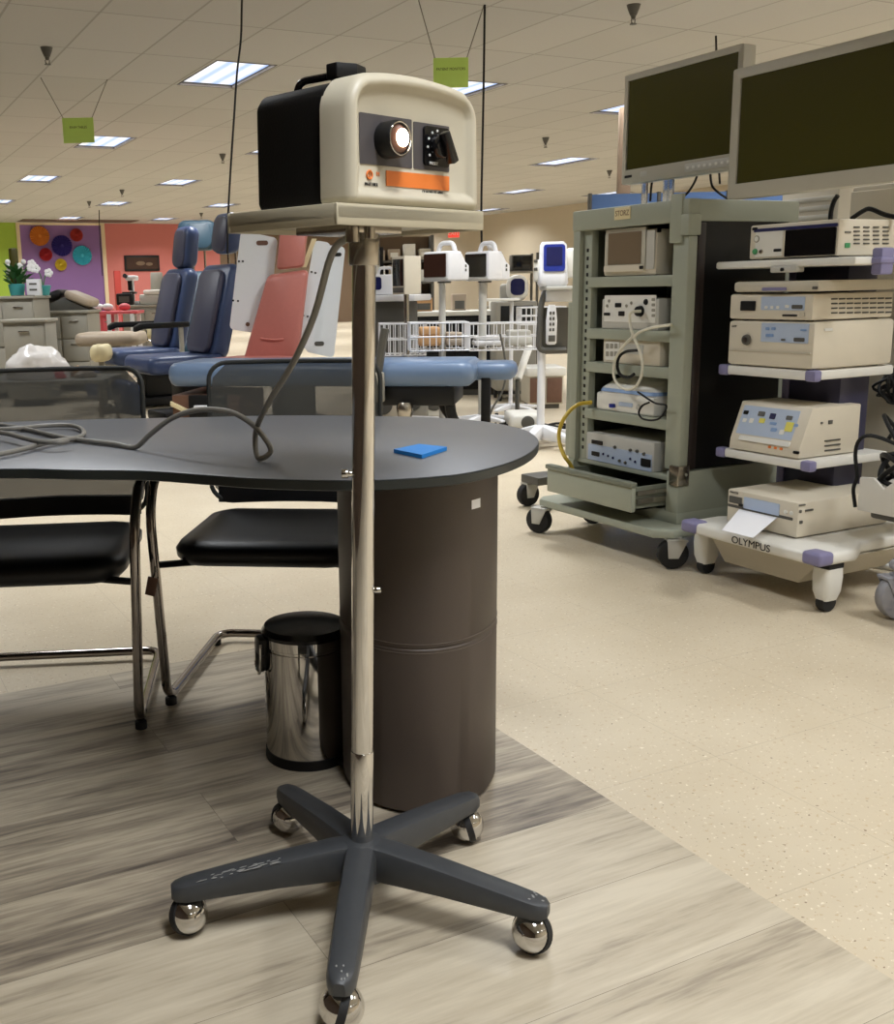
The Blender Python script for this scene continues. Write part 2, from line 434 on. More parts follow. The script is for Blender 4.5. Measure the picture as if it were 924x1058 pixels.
# ceiling lights
ROWS = [(-4.75, ''), (.12, ''), (5.0, ''), (10.0, 'nearest'), (14.85, 'second'), (19.75, 'third'), (24.65, 'fourth'), (29.5, 'farthest')]
COLS = [.78, 3.70, 6.27, 8.88, 11.5, 14.1, 16.6]
LW, LL = .285, .585
ce = bmesh.new()
xs = [X0]+[v for x in COLS for v in (x-LW, x+LW)]+[X1]; ys = [Y0]+[v for r in ROWS for v in (r[0]-LL, r[0]+LL)]+[Y1]
VV = {}
def cv(i, j):
    if (i, j) not in VV: VV[i, j] = ce.verts.new((xs[i], ys[j], ZC))
    return VV[i, j]
for i in range(len(xs)-1):
    for j in range(len(ys)-1):
        if i % 2 and j % 2: continue
        ce.faces.new((cv(i, j), cv(i, j+1), cv(i+1, j+1), cv(i+1, j)))
g = M(); g._add(ce); struct(g.build('ceiling', 'ceil'))
struct(M().box((X0, Y0, ZC+.12), (X1, Y1, ZC+.15)).build('ceiling_deck', 'grey_dark'))
ordn = {1: 'leftmost', 2: 'second', 3: 'third', 4: 'fourth', 5: 'fifth', 6: 'sixth'}
proto = None
for ri, (ly, rw) in enumerate(ROWS):
    for ci, lx in enumerate(COLS):
        if proto is None:
            proto = thing('ceiling_light', '', 'ceiling light')
            f = M()
            for a, b in (((-.295, -.595), (-.283, .595)), ((.283, -.595), (.295, .595)), ((-.283, -.595), (.283, -.583)), ((-.283, .583), (.283, .595))):
                f.box((a[0], a[1], -.004), (b[0], b[1], .045), .001, 1)
            f.build('frame', 'fixture_dark', proto)
            M().box((-.284, -.584, .030), (.284, .584, .042)).build('diffuser', 'glow', proto)
            o = proto
        else: o = copy_tree(proto)
        o.location = (lx, ly, ZC); o['group'] = 'recessed ceiling light panels'
        if rw and ci >= 1 and rw != 'farthest':
            o['label'] = 'recessed white light panel in the %s row of ceiling lights, %s column from the left' % (rw, ordn[ci])
        elif rw == 'farthest': o['label'] = 'recessed white light panel in the farthest row, by the coloured wall'; o['group'] = 'light panels by the coloured wall'
        else: o['label'] = 'recessed white light panel overhead beyond the edge of the picture'
        li = bpy.data.lights.new('fixture_light', 'AREA'); li.shape = 'RECTANGLE'; li.size = .55; li.size_y = 1.15
        li.energy = 28.; li.color = (.955, .98, 1.); li.spread = math.radians(140)
        lo = bpy.data.objects.new('fixture_light', li); COL.objects.link(lo); lo.parent = o; lo.location = (0, 0, .025)

# sprinklers
SP = [((48, 56), 'above the left green sign'), ((655, 12), 'at the top right of the ceiling, nearest of all'), ((564, 146), 'above the wide light panel right of the hanging cord'), ((126, 200), 'over the light panels before the purple wall'), ((230, 163), 'just left of the black cased light source'), ((92, 212), 'left one before the purple wall'), ((630, 180), 'left of the brown column'), ((208, 224), 'over the coral wall')]
sp0 = None
for (q, w) in SP:
    if sp0 is None:
        sp0 = thing('sprinkler_head', '', 'sprinkler')
        M().lathe([(.001, 0), (.052, 0), (.044, -.026), (.024, -.075), (.001, -.075)], 16).build('escutcheon', 'grey_dark', sp0)
        b = M(); b.cyl((0, 0, -.075), (0, 0, -.1), .02, .014, 12)
        b.tube([(.018, 0, -.1), (.014, 0, -.125), (0, 0, -.132), (-.014, 0, -.125), (-.018, 0, -.1)], .004, 6)
        b.cyl((0, 0, -.132), (0, 0, -.137), .026, .026, 14); b.build('deflector', 'grey_dark', sp0); o = sp0
    else: o = copy_tree(sp0)
    o.location = atz(q[0], q[1]-4 if q[1] > 100 else q[1]-7, ZC); o['label'] = 'small metal ceiling sprinkler head '+w; o['category'] = 'sprinkler'; o['group'] = 'ceiling sprinkler heads'

# green signs on threads
def hang_sign(quad, tops, txt, label, sh):
    D = tops[0].x*FW[0]+tops[0].y*FW[1]
    P = [atd(x, y, D) for x, y in quad]      # tl tr br bl
    org = P[3]; ux = (P[2]-P[3]); w = ux.length; ux.z = 0; ang = math.degrees(math.atan2(ux.y, ux.x)); h = P[0].z-P[3].z
    t = thing('hanging_sign', label, 'sign', org, ang, 'pale green hanging signs')
    M().prism(rrect(w, h, .004, 2, w/2, h/2), 'y', -.001, .001).build('card', 'sign_green', t)
    text(txt, w*.105, 'ink', t, (w/2, -.0015, h*.62), sx=.85)
    inv = t.matrix_basis.inverted()
    for tp, c in ((tops[0], (.01, 0, h)), (tops[1], (w-.01, 0, h))):
        M().tube([inv @ tp, c], .0035, 6).build('thread', 'thread', t)
hang_sign([(66, 122), (98, 122), (98, 148), (66, 148)], [atz(42, 80, ZC), atz(111, 82, ZC)], 'EXAM TABLES', 'pale green paper sign hanging on threads at the left of the ceiling', 0)
hang_sign([(448, 60), (484, 61), (484, 91), (448, 91)], [atz(432, -2, ZC), atz(500, 6, ZC)], 'PATIENT MONITORS', 'pale green paper sign hanging just above the cream light source', 0)

# black cords hanging from the ceiling
def cord(pts, r, label, name='ceiling_cable', m='black', grp=None, k=4, cat='cord'):
    o = M().tube(pts, r, 8, k=k).build(name, m); return tag(o, label, cat, grp)
c0 = atz(501, 5, ZC); D = c0.x*FW[0]+c0.y*FW[1]
cord([atd(501, 5, D), atd(500, 80, D), atd(498.5, 160, D), atd(497.5, 217, D), atd(498, 262, D)], .0085, 'straight black power cord hanging from the ceiling behind the right of the light source')
D = 6.2
tp = atd(250, 0, D); 
cord([Vector((tp.x+.03, tp.y, ZC)), tp, atd(249, 40, D), atd(245, 75, D), atd(242, 120, D), atd(239, 165, D), atd(236, 218, D), atd(235, 262, D)], .0062, 'wavy black power cord hanging from the ceiling left of the light source')
c2_ = atz(740, 37, ZC); D = c2_.x*FW[0]+c2_.y*FW[1]; cord([c2_, atd(740.5, 60, D), atd(742, 150, D), atd(744, 190, D)], .009, 'short black power cord dropping from the ceiling behind the cabinet top monitor')
c1 = atz(102.5, 217, ZC); D = c1.x*FW[0]+c1.y*FW[1]
cord([c1, atd(103, 240, D), atd(106, 285, D)], .011, 'thin dark cord hanging from the ceiling in front of the coral wall', k=3)

# ------------------------------------------------------------------ rolling stand with tray
G = Vector((.7356, 1.4687, 0)); RB = .303
stand = thing('rolling_stand', 'chrome pole rolling stand on a grey five-arm base with a cream tray', 'equipment stand', G)
ANG = [165, 237, 308.5, 20.5, 92]
sb = M()
for a in ANG:
    sb.X = Matrix.Rotation(math.radians(a), 4, 'Z')
    L = []
    for r, w, zt, zb in ((.0, .026, .135, .075), (.05, .026, .133, .073), (.15, .025, .121, .073), (.27, .0235, .1035, .069), (.305, .022, .098, .067), (.322, .017, .0945, .068), (.329, .009, .091, .071)):
        sec = [(w*.55, zt), (w*.85, zt-.003), (w, zt-.011), (w, zb+.004), (w*.9, zb), (-w*.9, zb), (-w, zb+.004), (-w, zt-.011), (-w*.85, zt-.003), (-w*.55, zt)]
        L.append([Vector((r, y, z)) for y, z in sec])
    sb.loft(L)
sb.X = Matrix.Identity(4)
sb.lathe([(.001, .07), (.046, .07), (.046, .118), (.040, .129), (.030, .135), (.001, .136)], 32)
base = sb.build('star_base', 'star_grey', stand, 40)
for a, sc in ((165, 1), (237, .7), (308.5, .5)):
    s_ = M(); rnd = random.Random(int(a))
    s_.X = Matrix.Rotation(math.radians(a), 4, 'Z')
    for i in range(34 if a == 165 else 7):
        r = rnd.triangular(.13, .29, .21) if a == 165 else rnd.uniform(.295, .32); y = rnd.uniform(-.012, .012) if a != 165 else .006+.017*rnd.random()
        zt = .1218-(r-.15)*.149 if r < .27 else .1035-(r-.27)*.16
        ll = rnd.uniform(.004, .020) if a == 165 else .005
        s_.loft([[Vector((r, y, zt-.0002)), Vector((r+.002, y+.0016, zt-.0002)), Vector((r+ll, y+.001, zt-ll*.15-.0002)), Vector((r+ll*.6, y-.0012, zt-ll*.1-.0002))],
                 [Vector((r, y, zt+.0005)), Vector((r+.002, y+.0016, zt+.0005)), Vector((r+ll, y+.001, zt-ll*.15+.0005)), Vector((r+ll*.6, y-.0012, zt-ll*.1+.0005))]])
    s_.build('scuff_mark', 'scuff', base)
SW = [200, 60, 110, 250, 330]
for a, sw in zip(ANG, SW):
    x, y = RB*math.cos(math.radians(a)), RB*math.sin(math.radians(a))
    c = M(); c.X = Matrix.Translation((x, y, 0)) @ Matrix.Rotation(math.radians(sw), 4, 'Z')
    c.cyl((.004, 0, .055), (.004, 0, .075), .0075)
    c.sph((0, 0, .035), .0335, n=28)
    cs = c.build('caster', 'chrome', stand, 60, label='chrome ball caster')
    w = M(); w.X = Matrix.Translation((x, y, 0)) @ Matrix.Rotation(math.radians(sw), 4, 'Z') @ Matrix.Translation((0, 0, .035)) @ Matrix.Rotation(math.radians(16), 4, 'X')
    n = 32; prof = [(.026, -.006), (.0347, -.006), (.035, 0), (.0347, .007), (.026, .007)]
    w.loft([[Vector((r*math.cos(2*PI*i/n), v, r*math.sin(2*PI*i/n))) for i in range(n)] for r, v in prof])
    w.build('wheel', 'rubber', cs)
LEAN = Vector((RT[0], RT[1], 0))*.021
def axis(z): return LEAN*(z-.12)+Vector((0, 0, z))
p = M(); p.cyl(axis(.13), axis(1.155), .0185, n=40); p.build('pole', 'chrome', stand)
p = M(); p.cyl(axis(.131), axis(.298), .0194, n=40, bev=.0006); p.build('sleeve', 'chrome', stand)
TR = math.radians(19)
lx, ly = Vector((math.cos(TR), math.sin(TR), 0)), Vector((-math.sin(TR), math.cos(TR), 0))
for z, d_, ln in ((.775, -RT[0], .032), (.58, RT[0], .03)):
    dv = Vector((RT[0], RT[1], 0))*(-1 if d_ < 0 else 1)
    k_ = M(); k_.cyl(axis(z)+dv*.015, axis(z)+dv*ln, .0055, n=14, bev=.001)
    if d_ < 0: k_.cyl(axis(z)+dv*.024, axis(z)+dv*(ln+.003), .0075, n=14, bev=.001)
    k_.build('thumb_screw', 'chrome', stand)
TO = Vector((.636*1.0, 1.308, 1.18))-G; TM = Matrix.Translation(TO) @ Matrix.Rotation(TR, 4, 'Z')
t = M(); t.X = TM
W_, D_ = .325, .235
t.box((0, 0, -.022), (W_, D_, -.001), .003)
for a, b in (((0, 0), (W_, .006)), ((0, D_-.006), (W_, D_)), ((0, .006), (.006, D_-.006)), ((W_-.006, .006), (W_, D_-.006))):
    t.box((a[0], a[1], -.029), (b[0], b[1], 0), .0015)
t.build('tray', 'cream_tray', stand)
t = M(); t.X = TM
t.box((.08, .06, -.034), (.2, .17, -.022), .002)
t.build('mounting_plate', 'steel', stand)
t = M(); t.cyl(axis(1.10), axis(1.15), .024, n=28, bev=.002); t.build('collar', 'steel', stand)
t = M(); t.X = TM; t.cyl((.06, .03, -.05), (.06, .03, -.022), .010, n=16); t.build('cord_socket', 'steel', stand)
t = M(); t.X = TM; t.cyl((.085, .02, -.045), (.085, .02, -.022), .008, n=16); t.build('tray_bolt', 'steel', stand)
t = M(); t.X = TM; t.cyl((W_, .03, -.014), (W_+.012, .03, -.014), .006, n=12); t.build('latch_pin', 'steel', stand)

# ------------------------------------------------------------------ light source on the tray
ls = thing('surgical_light_source', 'cream and black cased fibre light source glowing on the rolling stand tray', 'light source', G+TO+lx*.034+ly*.006+Vector((0, 0, .0)), 19)
BW, BH, BD = .290, .170, .205
def outline(ins, y, bulge=.014, rad=(.040, .040, .012, .012)):
    pts = []
    w, h = BW-2*ins, BH-2*ins
    rr = [max(r-ins, .004) for r in rad]
    o = rrect(w, h, rr, 8, BW/2, BH/2)
    for x, z in o:
        k = max(0., (z-BH*.45)/(BH*.55)); u = (x-BW/2)/(BW/2)
        pts.append(Vector((x+u*-.004*k, y, z+bulge*k*(1-u*u))))
    # straight top needs points to bulge: subdivide long edges
    out = []
    for a, b in zip(pts, pts[1:]+pts[:1]):
        out.append(a); d = (b-a).length
        if d > .05:
            for j in range(1, 8):
                q = a.lerp(b, j/8); u = (q.x-BW/2)/(BW/2)
                if q.z > BH*.8: q.z = BH-ins+bulge*(1-u*u)
                out.append(q)
            
    return out
n_ = [outline(0, .06), outline(0, .014), outline(.003, .006), outline(.008, .001), outline(.013, 0), outline(.018, .003), outline(.022, .009), outline(.026, .0115)]
m_ = min(len(q) for q in n_); assert all(len(q) == m_ for q in n_), [len(q) for q in n_]
bz = M(); bz.loft(n_); bz.build('front_housing', 'cream', ls, 50)
bc = M(); rc_ = (.026, .026, .008, .008); o0 = outline(.004, .058, .010, rc_); o1 = outline(.004, BD-.01, .008, rc_); o2 = outline(.010, BD, .008, rc_)
bc.loft([o0, o1, o2]); case = bc.build('rear_case', 'black_case', ls, 50)
v_ = M()
for i in range(7): v_.box((.06+i*.024, BD-.0005, .05), (.072+i*.024, BD+.0015, .12))
v_.build('vent', 'black', case)
ff = M(); 
for (x, y) in ((.025, .03), (.25, .03), (.025, .15), (.25, .15)): ff.cyl((x, y, -.0005), (x, y, .006), .009, n=14)
ff.build('rubber_feet', 'rubber', ls)
yf = .0115
def face(a, b, c, d_, mt, name, r=.002, th=.0012): return M().prism(rrect(b-a, d_-c, r, 3, (a+b)/2, (c+d_)/2), 'y', yf-th, yf+.001).build(name, mt, ls)
face(.030, .140, .056, .124, 'panel_grey', 'lamp_plate')
face(.144, .226, .056, .122, 'panel_grey', 'switch_plate')
face(.084, .226, .029, .050, 'orange', 'stripe', .0005)
so = M(); n = 36
so.X = Matrix.Translation((.084, yf, .0905))
prof = [(.020, .0), (.0255, 0), (.0255, -.026), (.0235, -.029), (.0205, -.029), (.0195, -.024), (.0175, -.012), (.012, -.008)]
so.loft([[Vector((r*math.cos(2*PI*i/n), v, r*math.sin(2*PI*i/n))) for i in range(n)] for r, v in prof], False, True)
sk = so.build('lamp_socket', 'black', ls)
r_ = M(); r_.X = Matrix.Translation((.084, yf-.0285, .0905)); r_.torus((0, 0, 0), .0222, .0012, 'y', 36, 6); r_.build('ring', 'chrome', sk)
q_ = M(); q_.X = Matrix.Translation((.084, yf-.0255, .0905)); q_.sph((0, 0, 0), .0205, (1, .25, 1), 24); q_.build('lens', 'lens_glass', sk, label='warm glass lens')
q_ = M(); q_.X = Matrix.Translation((.086, yf-.031, .0915)); q_.sph((0, 0, 0), .0125, (1, .35, 1), 20); q_.build('bulb', 'lamp', sk, label='glowing white bulb')
kp = M().prism(rrect(.058, .056, .006, 4, .193, .09), 'y', yf-.005, yf-.001); dial = kp.build('dial_plate', 'black_gloss', ls)
for i in range(9):
    a = math.radians(215-i*31); d_ = M()
    x, z = .193+.0225*math.cos(a), .090+.0225*math.sin(a)
    d_.cyl((x, yf-.0062, z), (x, yf-.004, z), .0018, n=10); d_.build('dial_mark', 'white', dial)
text('PRESET', .006, 'white', dial, (.184, yf-.0056, .0655))
kn = M(); kn.cyl((.193, yf-.005, .09), (.193, yf-.02, .09), .0185, .016, n=28, bev=.0015)
kn.X = Matrix.Translation((.193, 0, .09)) @ Matrix.Rotation(math.radians(-28), 4, 'Y')
kn.box((-.006, yf-.033, -.027), (.006, yf-.018, .02), .002)
kn.build('selector_knob', 'black_gloss', ls)
t_ = M(); t_.X = Matrix.Translation((.049, yf-.0012, .042)); t_.torus((0, 0, 0), .0055, .0014, 'y', 24, 6)
t_.box((-.0008, -.0006, -.004), (.0008, .0006, .004)); t_.build('logo_ring', 'orange', ls)
text('M', .009, 'orange', ls, (.066, yf-.0014, .0435))
text('BRITE FIBER', .0062, 'ink_black', ls, (.052, yf-.0014, .029), sx=.85)
text('QUADRILITE 6000', .0068, 'ink_black', ls, (.186, yf-.0014, .0245), sx=.9)
cl = M(); 
hx = [(.035*math.cos(PI/6+i*PI/3)*1.0+.072, .035*.62*math.sin(PI/6+i*PI/3)+.075) for i in range(6)]
cl.prism(hx, 'z', BH+.008, BH+.029, .002); cl.cyl((.072, .075, BH-.006), (.072, .075, BH+.01), .017, n=18)
cl.build('clamp_knob', 'black', ls)
M().tube(fillet([(.060, .085, BH+.016), (.046, .15, BH+.014), (.046, .154, BH-.02)], .016), .0055, 10).build('handle_rod', 'black_gloss', ls)

# ------------------------------------------------------------------ table
edge_px = [(0, 484), (75, 485), (150, 486), (210, 490), (270, 494), (362, 496), (420, 494), (470, 490), (505, 483.5), (530, 476), (548, 467), (557, 457), (552, 449), (540, 443), (515, 437.5), (480, 433), (440, 431), (400, 430), (300, 429), (200, 431), (100, 433), (0, 436)]
ZT = .738
E_ = [atz(x, y, ZT) for x, y in edge_px]
ext = [(-.12, 3.08), (-.42, 3.12), (-.66, 2.98), (-.74, 2.74), (-.62, 2.5), (-.36, 2.36), (-.02, 2.22)]
loop = catmull(E_+[Vector((x, y, ZT)) for x, y in ext], 5, True)
cen = sum(loop, Vector())/len(loop)
table = thing('meeting_table', 'dark grey kidney shaped table on a brown leather covered drum', 'table', (1.085, 1.895, 0))
tl = [q-table.location for q in loop]
def inset(pts, d):
    out = []; n = len(pts)
    for i in range(n):
        t_ = (pts[(i+1) % n]-pts[i-1]); t_.z = 0; t_.normalize(); nn = Vector((-t_.y, t_.x, 0)); out.append(pts[i]+nn*d)
    return out
def zz(pts, z): return [Vector((p.x, p.y, z)) for p in pts]
area = sum(a.x*b.y-b.x*a.y for a, b in zip(tl, tl[1:]+tl[:1]))
if area < 0: tl = tl[::-1]
tb = M(); tb.loft([zz(inset(tl, .004), ZT-.006), zz(inset(tl, .001), ZT-.0008), zz(inset(tl, .003), ZT)])
tb.build('tabletop', 'table_top', table, 50)
te = M(); te.loft([zz(inset(tl, .006), ZT-.021), zz(inset(tl, .001), ZT-.019), zz(tl, ZT-.003), zz(inset(tl, .0035), ZT-.0015)], True, True)
te.build('edge_band', 'table_edge', table, 50)
def drum(dx, dy, ang, nm='drum_base'):
    # oval drum: narrow across, deep along
    X = Matrix.Translation((dx, dy, 0)) @ Matrix.Rotation(ang, 4, 'Z') @ Matrix.Diagonal((DA, DB, 1, 1))
    b = M(); b.X = X
    b.lathe([(.001, .006), (.98, .006), (1, .012), (1, .358), (.993, .360), (.993, .363), (1, .365), (1, ZT-.023), (.001, ZT-.023)], 72)
    d_ = b.build(nm, 'leather_brown', table)
    s_ = M()
    for z in (.352, .371): s_.tube([X @ Vector((1.0015*math.cos(2*PI*i/96), 1.0015*math.sin(2*PI*i/96), z)) for i in range(96)], .0009, 5, True)
    s_.build('stitching', 'stitch', d_)
    q = M(); q.X = X; q.lathe([(.001, 0), (.93, 0), (.93, .008), (.001, .008)], 48); q.build('plinth', 'black', d_)
    return d_
DA, DB = .172, .235
DANG = math.radians(-29.8); dr = drum(.018, .009, DANG); drum(-1.55, .95, math.radians(60))
def on_drum(px, py, k=1.):
    r_ = ray(px, py); o_ = Vector((0, 0, H)); R3 = Matrix.Rotation(-DANG, 3, 'Z'); c_ = Vector((1.085+.018, 1.895+.009, 0))
    A2 = R3 @ (o_-c_); B2 = R3 @ Vector(r_); a1, a2, b1, b2 = A2.x/(DA*k), A2.y/(DB*k), B2.x/(DA*k), B2.y/(DB*k)
    qa, qb, qc = b1*b1+b2*b2, 2*(a1*b1+a2*b2), a1*a1+a2*a2-1; t_ = (-qb-math.sqrt(max(0, qb*qb-4*qa*qc)))/(2*qa)
    return o_+Vector(r_)*t_
lb = M(); Q4 = [(487.5, 517), (496.5, 514.5), (496.5, 524), (487.5, 526.5)]
lb.loft([[on_drum(x, y, k)-table.location for x, y in Q4] for k in (1.001, 1.004)]); lb.build('sticker', 'paper', dr, label='small white sticker')

# blue note pad
npd = [atz(x, y, ZT+.004) for x, y in ((407, 466), (433, 460.5), (462, 463.5), (436, 472))]
b_ = M(); b_.loft([zz(npd, ZT+.0005), zz(npd, ZT+.008)]); tag(b_.build('note_pad', 'blue_paper'), 'bright blue sticky note pad lying on the grey table', 'note pad')

# grey cord from stand across the table
z_ = ZT+.0065
p_t = atz(268, 474, z_); p_l = atz(140, 462, z_)
def onplane(x, y, a, b):
    # vertical plane through a and b
    r = Vector(ray(x, y)); n = Vector((b.y-a.y, a.x-b.x, 0)); t = n.dot(Vector((a.x, a.y, 0)))/n.dot(r); return Vector((r.x*t, r.y*t, H+r.z*t))
plug = G+TO+lx*.06+ly*.03+Vector((0, 0, -.04))
pl2 = Vector((plug.x, plug.y, 0))
hang = [plug, onplane(343, 262, plug, p_t), onplane(325, 325, plug, p_t), onplane(303, 375, plug, p_t), onplane(280, 412, plug, p_t), onplane(266, 440, plug, p_t), onplane(264, 460, plug, p_t)]
arch = [p_t, onplane(275, 466, p_l, p_t)+Vector((.01, 0, 0)), onplane(270, 448, p_l, p_t), onplane(255, 434, p_l, p_t), onplane(235, 425, p_l, p_t), onplane(205, 423.5, p_l, p_t), onplane(178, 432, p_l, p_t), onplane(155, 449, p_l, p_t)]
lie = [p_l]+[atz(x, y, z_) for x, y in ((120, 459), (95, 456), (60, 451), (25, 443), (-12, 438))]
loop2 = [atz(x, y, z_+.003) for x, y in ((-25, 446), (10, 443), (45, 440), (72, 439.5), (84, 443), (86, 449), (76, 453), (50, 457), (20, 465), (-10, 471), (-45, 478))]
loop2[0] = atz(-35, 443, z_+.002)
o = M().tube(hang+arch+lie+loop2, .0056, 10, k=5).build('power_cord', 'cord_grey'); tag(o, 'thick grey power cord looping from under the tray onto the table', 'power cord')
o = M().tube([atz(x, y, z_+.012) for x, y in ((-20, 452), (0, 447), (30, 454), (44, 456.5), (60, 457), (70, 455.5))], .0056, 10, k=5).build('power_cord', 'cord_grey')
tag(o, 'short end of grey cord lying across the coil on the left of the table', 'power cord')

# ------------------------------------------------------------------ guest chairs
def make_chair(label):
    t = thing('guest_chair', label, 'chair', group='mesh back guest chairs')
    for sx in (-1, 1):
        x = sx*.262
        f = M(); pts = fillet([(sx*.275, .30, .60), (sx*.285, -.2, .605), (sx*.28, -.262, .52), (x, -.262, .026), (x*.99, .27, .026), (0, .27, .026)], .055, 6)
        f.tube(pts, .0125, 12); f.build('side_frame', 'chrome_dark', t)
        M().box((sx*.28-.026, -.17, .618), (sx*.28+.026, .2, .638), .008).build('armrest', 'black', t)
        for y in (-.235, .235): M().cyl((x, y, 0), (x, y, .018), .015, n=14).build('glide', 'rubber', t)
        M().tube([(sx*.27, -.255, .385), (sx*.18, -.2, .38)], .009, 8).build('seat_bracket', 'black', t)
        M().tube([(sx*.275, .30, .60), (sx*.25, .305, .62)], .012, 8).build('back_bracket', 'black', t)
    s_ = M(); L = []
    for z, i in ((.405, .05), (.412, .02), (.43, .002), (.45, 0), (.466, .012), (.475, .05), (.477, .1)):
        L.append([Vector((a, b, z-.035)) for a, b in rrect(.49-2*i, .49-2*i, max(.09-i, .02), 6, 0, -.005)])
    s_.loft(L); s_.build('seat', 'leather_black', t, 60)
    # back: net in a dark frame, slightly curved and tilted
    def bp(u, z): return Vector((u, .255+.09*(z-.5)+.0-.10*(u/.26)**2*.5+.03, z))
    o = rrect(.51, .41, (.05, .05, .06, .06), 6, 0, .655)
    oo = []
    for a, b in zip(o, o[1:]+o[:1]):
        k = max(1, int(math.dist(a, b)/.04))
        for j in range(k): oo.append((a[0]+(b[0]-a[0])*j/k, a[1]+(b[1]-a[1])*j/k))
    M().tube([bp(*q) for q in oo], .007, 8, closed=True).build('back_frame', 'net_frame', t)
    g = M(); nx, nz = 14, 10; b = bmesh.new(); V = {}
    for i in range(nx+1):
        for j in range(nz+1):
            z = .452+.406*j/nz; edge = .25
            if j == 0 or j == nz: edge = .205
            elif j == 1 or j == nz-1: edge = .243
            V[i, j] = b.verts.new(bp((i/nx*2-1)*edge, z))
    for i in range(nx):
        for j in range(nz): b.faces.new((V[i, j], V[i+1, j], V[i+1, j+1], V[i, j+1]))
    g._add(b); g.build('back_net', 'net', t, 60)
    c = M(); c.loft([[bp(u, z)+Vector((0, dy, 0)) for u, dy in [(-.21, -.012), (0, -.012), (.21, -.012), (.235, 0), (.21, .012), (0, .012), (-.21, .012), (-.235, 0)]] for z in (.448, .463, .485, .5)])
    c.build('lower_rail', 'leather_black', t, 60)
    return t
def at_local(o, a, P, lx_, ly_):
    a = math.radians(a); o.rotation_euler = (0, 0, a)
    o.location = (P.x-(math.cos(a)*lx_-math.sin(a)*ly_), P.y-(math.sin(a)*lx_+math.cos(a)*ly_), 0)
ch = make_chair('black mesh back guest chair with chrome sled legs beside the trash can')
at_local(ch, -34, atz(177, 727), -.262, -.235)
c2 = copy_tree(ch); c2['label'] = 'black mesh back guest chair cut off by the left edge of the picture'
at_local(c2, -22, atz(146, 752), .262, -.235)
tg = M(); tg.box((-.013, -.002, -.03), (.013, .002, .02), .003); P = atd(157, 596, 2.45)
tt = thing('hang_tag', 'brown leather hang tag tied to the front leg of the right chair', 'tag', (0, 0, 0))
tt.location = atd(157, 604, .5*(ch.location.x*FW[0]+ch.location.y*FW[1])*2-.33); tt.rotation_euler = (.1, .25, math.radians(-30))
tg.build('tag_body', 'wood_dark', tt); M().tube([(0, 0, .018), (.002, 0, .034), (0, 0, .05)], .002, 6).build('loop', 'black', tt)

# ------------------------------------------------------------------ trash can
tc_ = atz(319, 778); tc_ = Vector((tc_.x, tc_.y, 0))
can = thing('pedal_bin', 'polished steel step trash can with a black lid under the table', 'trash can', tc_)
R_ = .097
b = M(); b.lathe([(R_-.004, .02), (R_, .022), (R_, .27), (R_-.003, .272), (R_-.003, .277), (R_, .279), (R_, .3), (R_-.006, .3)], 56); b.build('body', 'chrome', can)
M().lathe([(.001, 0), (R_+.001, 0), (R_+.003, .006), (R_+.002, .024), (.001, .024)], 56).build('base_ring', 'black', can)
M().lathe([(.001, .3), (R_+.002, .3), (R_+.003, .308), (R_-.004, .319), (.05, .326), (.001, .328)], 56).build('lid', 'black_gloss', can)
hb = M(); d0 = (-RT[0]*.97-FW[0]*.25, -RT[1]*.97-FW[1]*.25); a_ = math.atan2(d0[1], d0[0])
hb.X = Matrix.Rotation(a_, 4, 'Z'); hb.box((R_-.006, -.024, .255), (R_+.016, .024, .298), .006)
hb.tube([(R_+.006, -.016, .262), (R_+.007, -.014, .235), (R_+.007, 0, .225), (R_+.007, .014, .235), (R_+.006, .016, .262)], .011, 10, k=3); hdl = hb.build('handle_bracket', 'black', can)
hw = M(); hw.X = Matrix.Rotation(a_, 4, 'Z'); hw.tube(fillet([(R_+.012, -.03, .29), (R_+.016, -.03, .215), (R_+.016, .03, .215), (R_+.012, .03, .29)], .02), .0028, 8); hw.build('wire_handle', 'chrome', can)
pm = M(); pm.X = Matrix.Rotation(math.radians(-60), 4, 'Z'); pm.box((R_-.01, -.025, .004), (R_+.035, .025, .012), .003); pm.build('pedal', 'black', can)
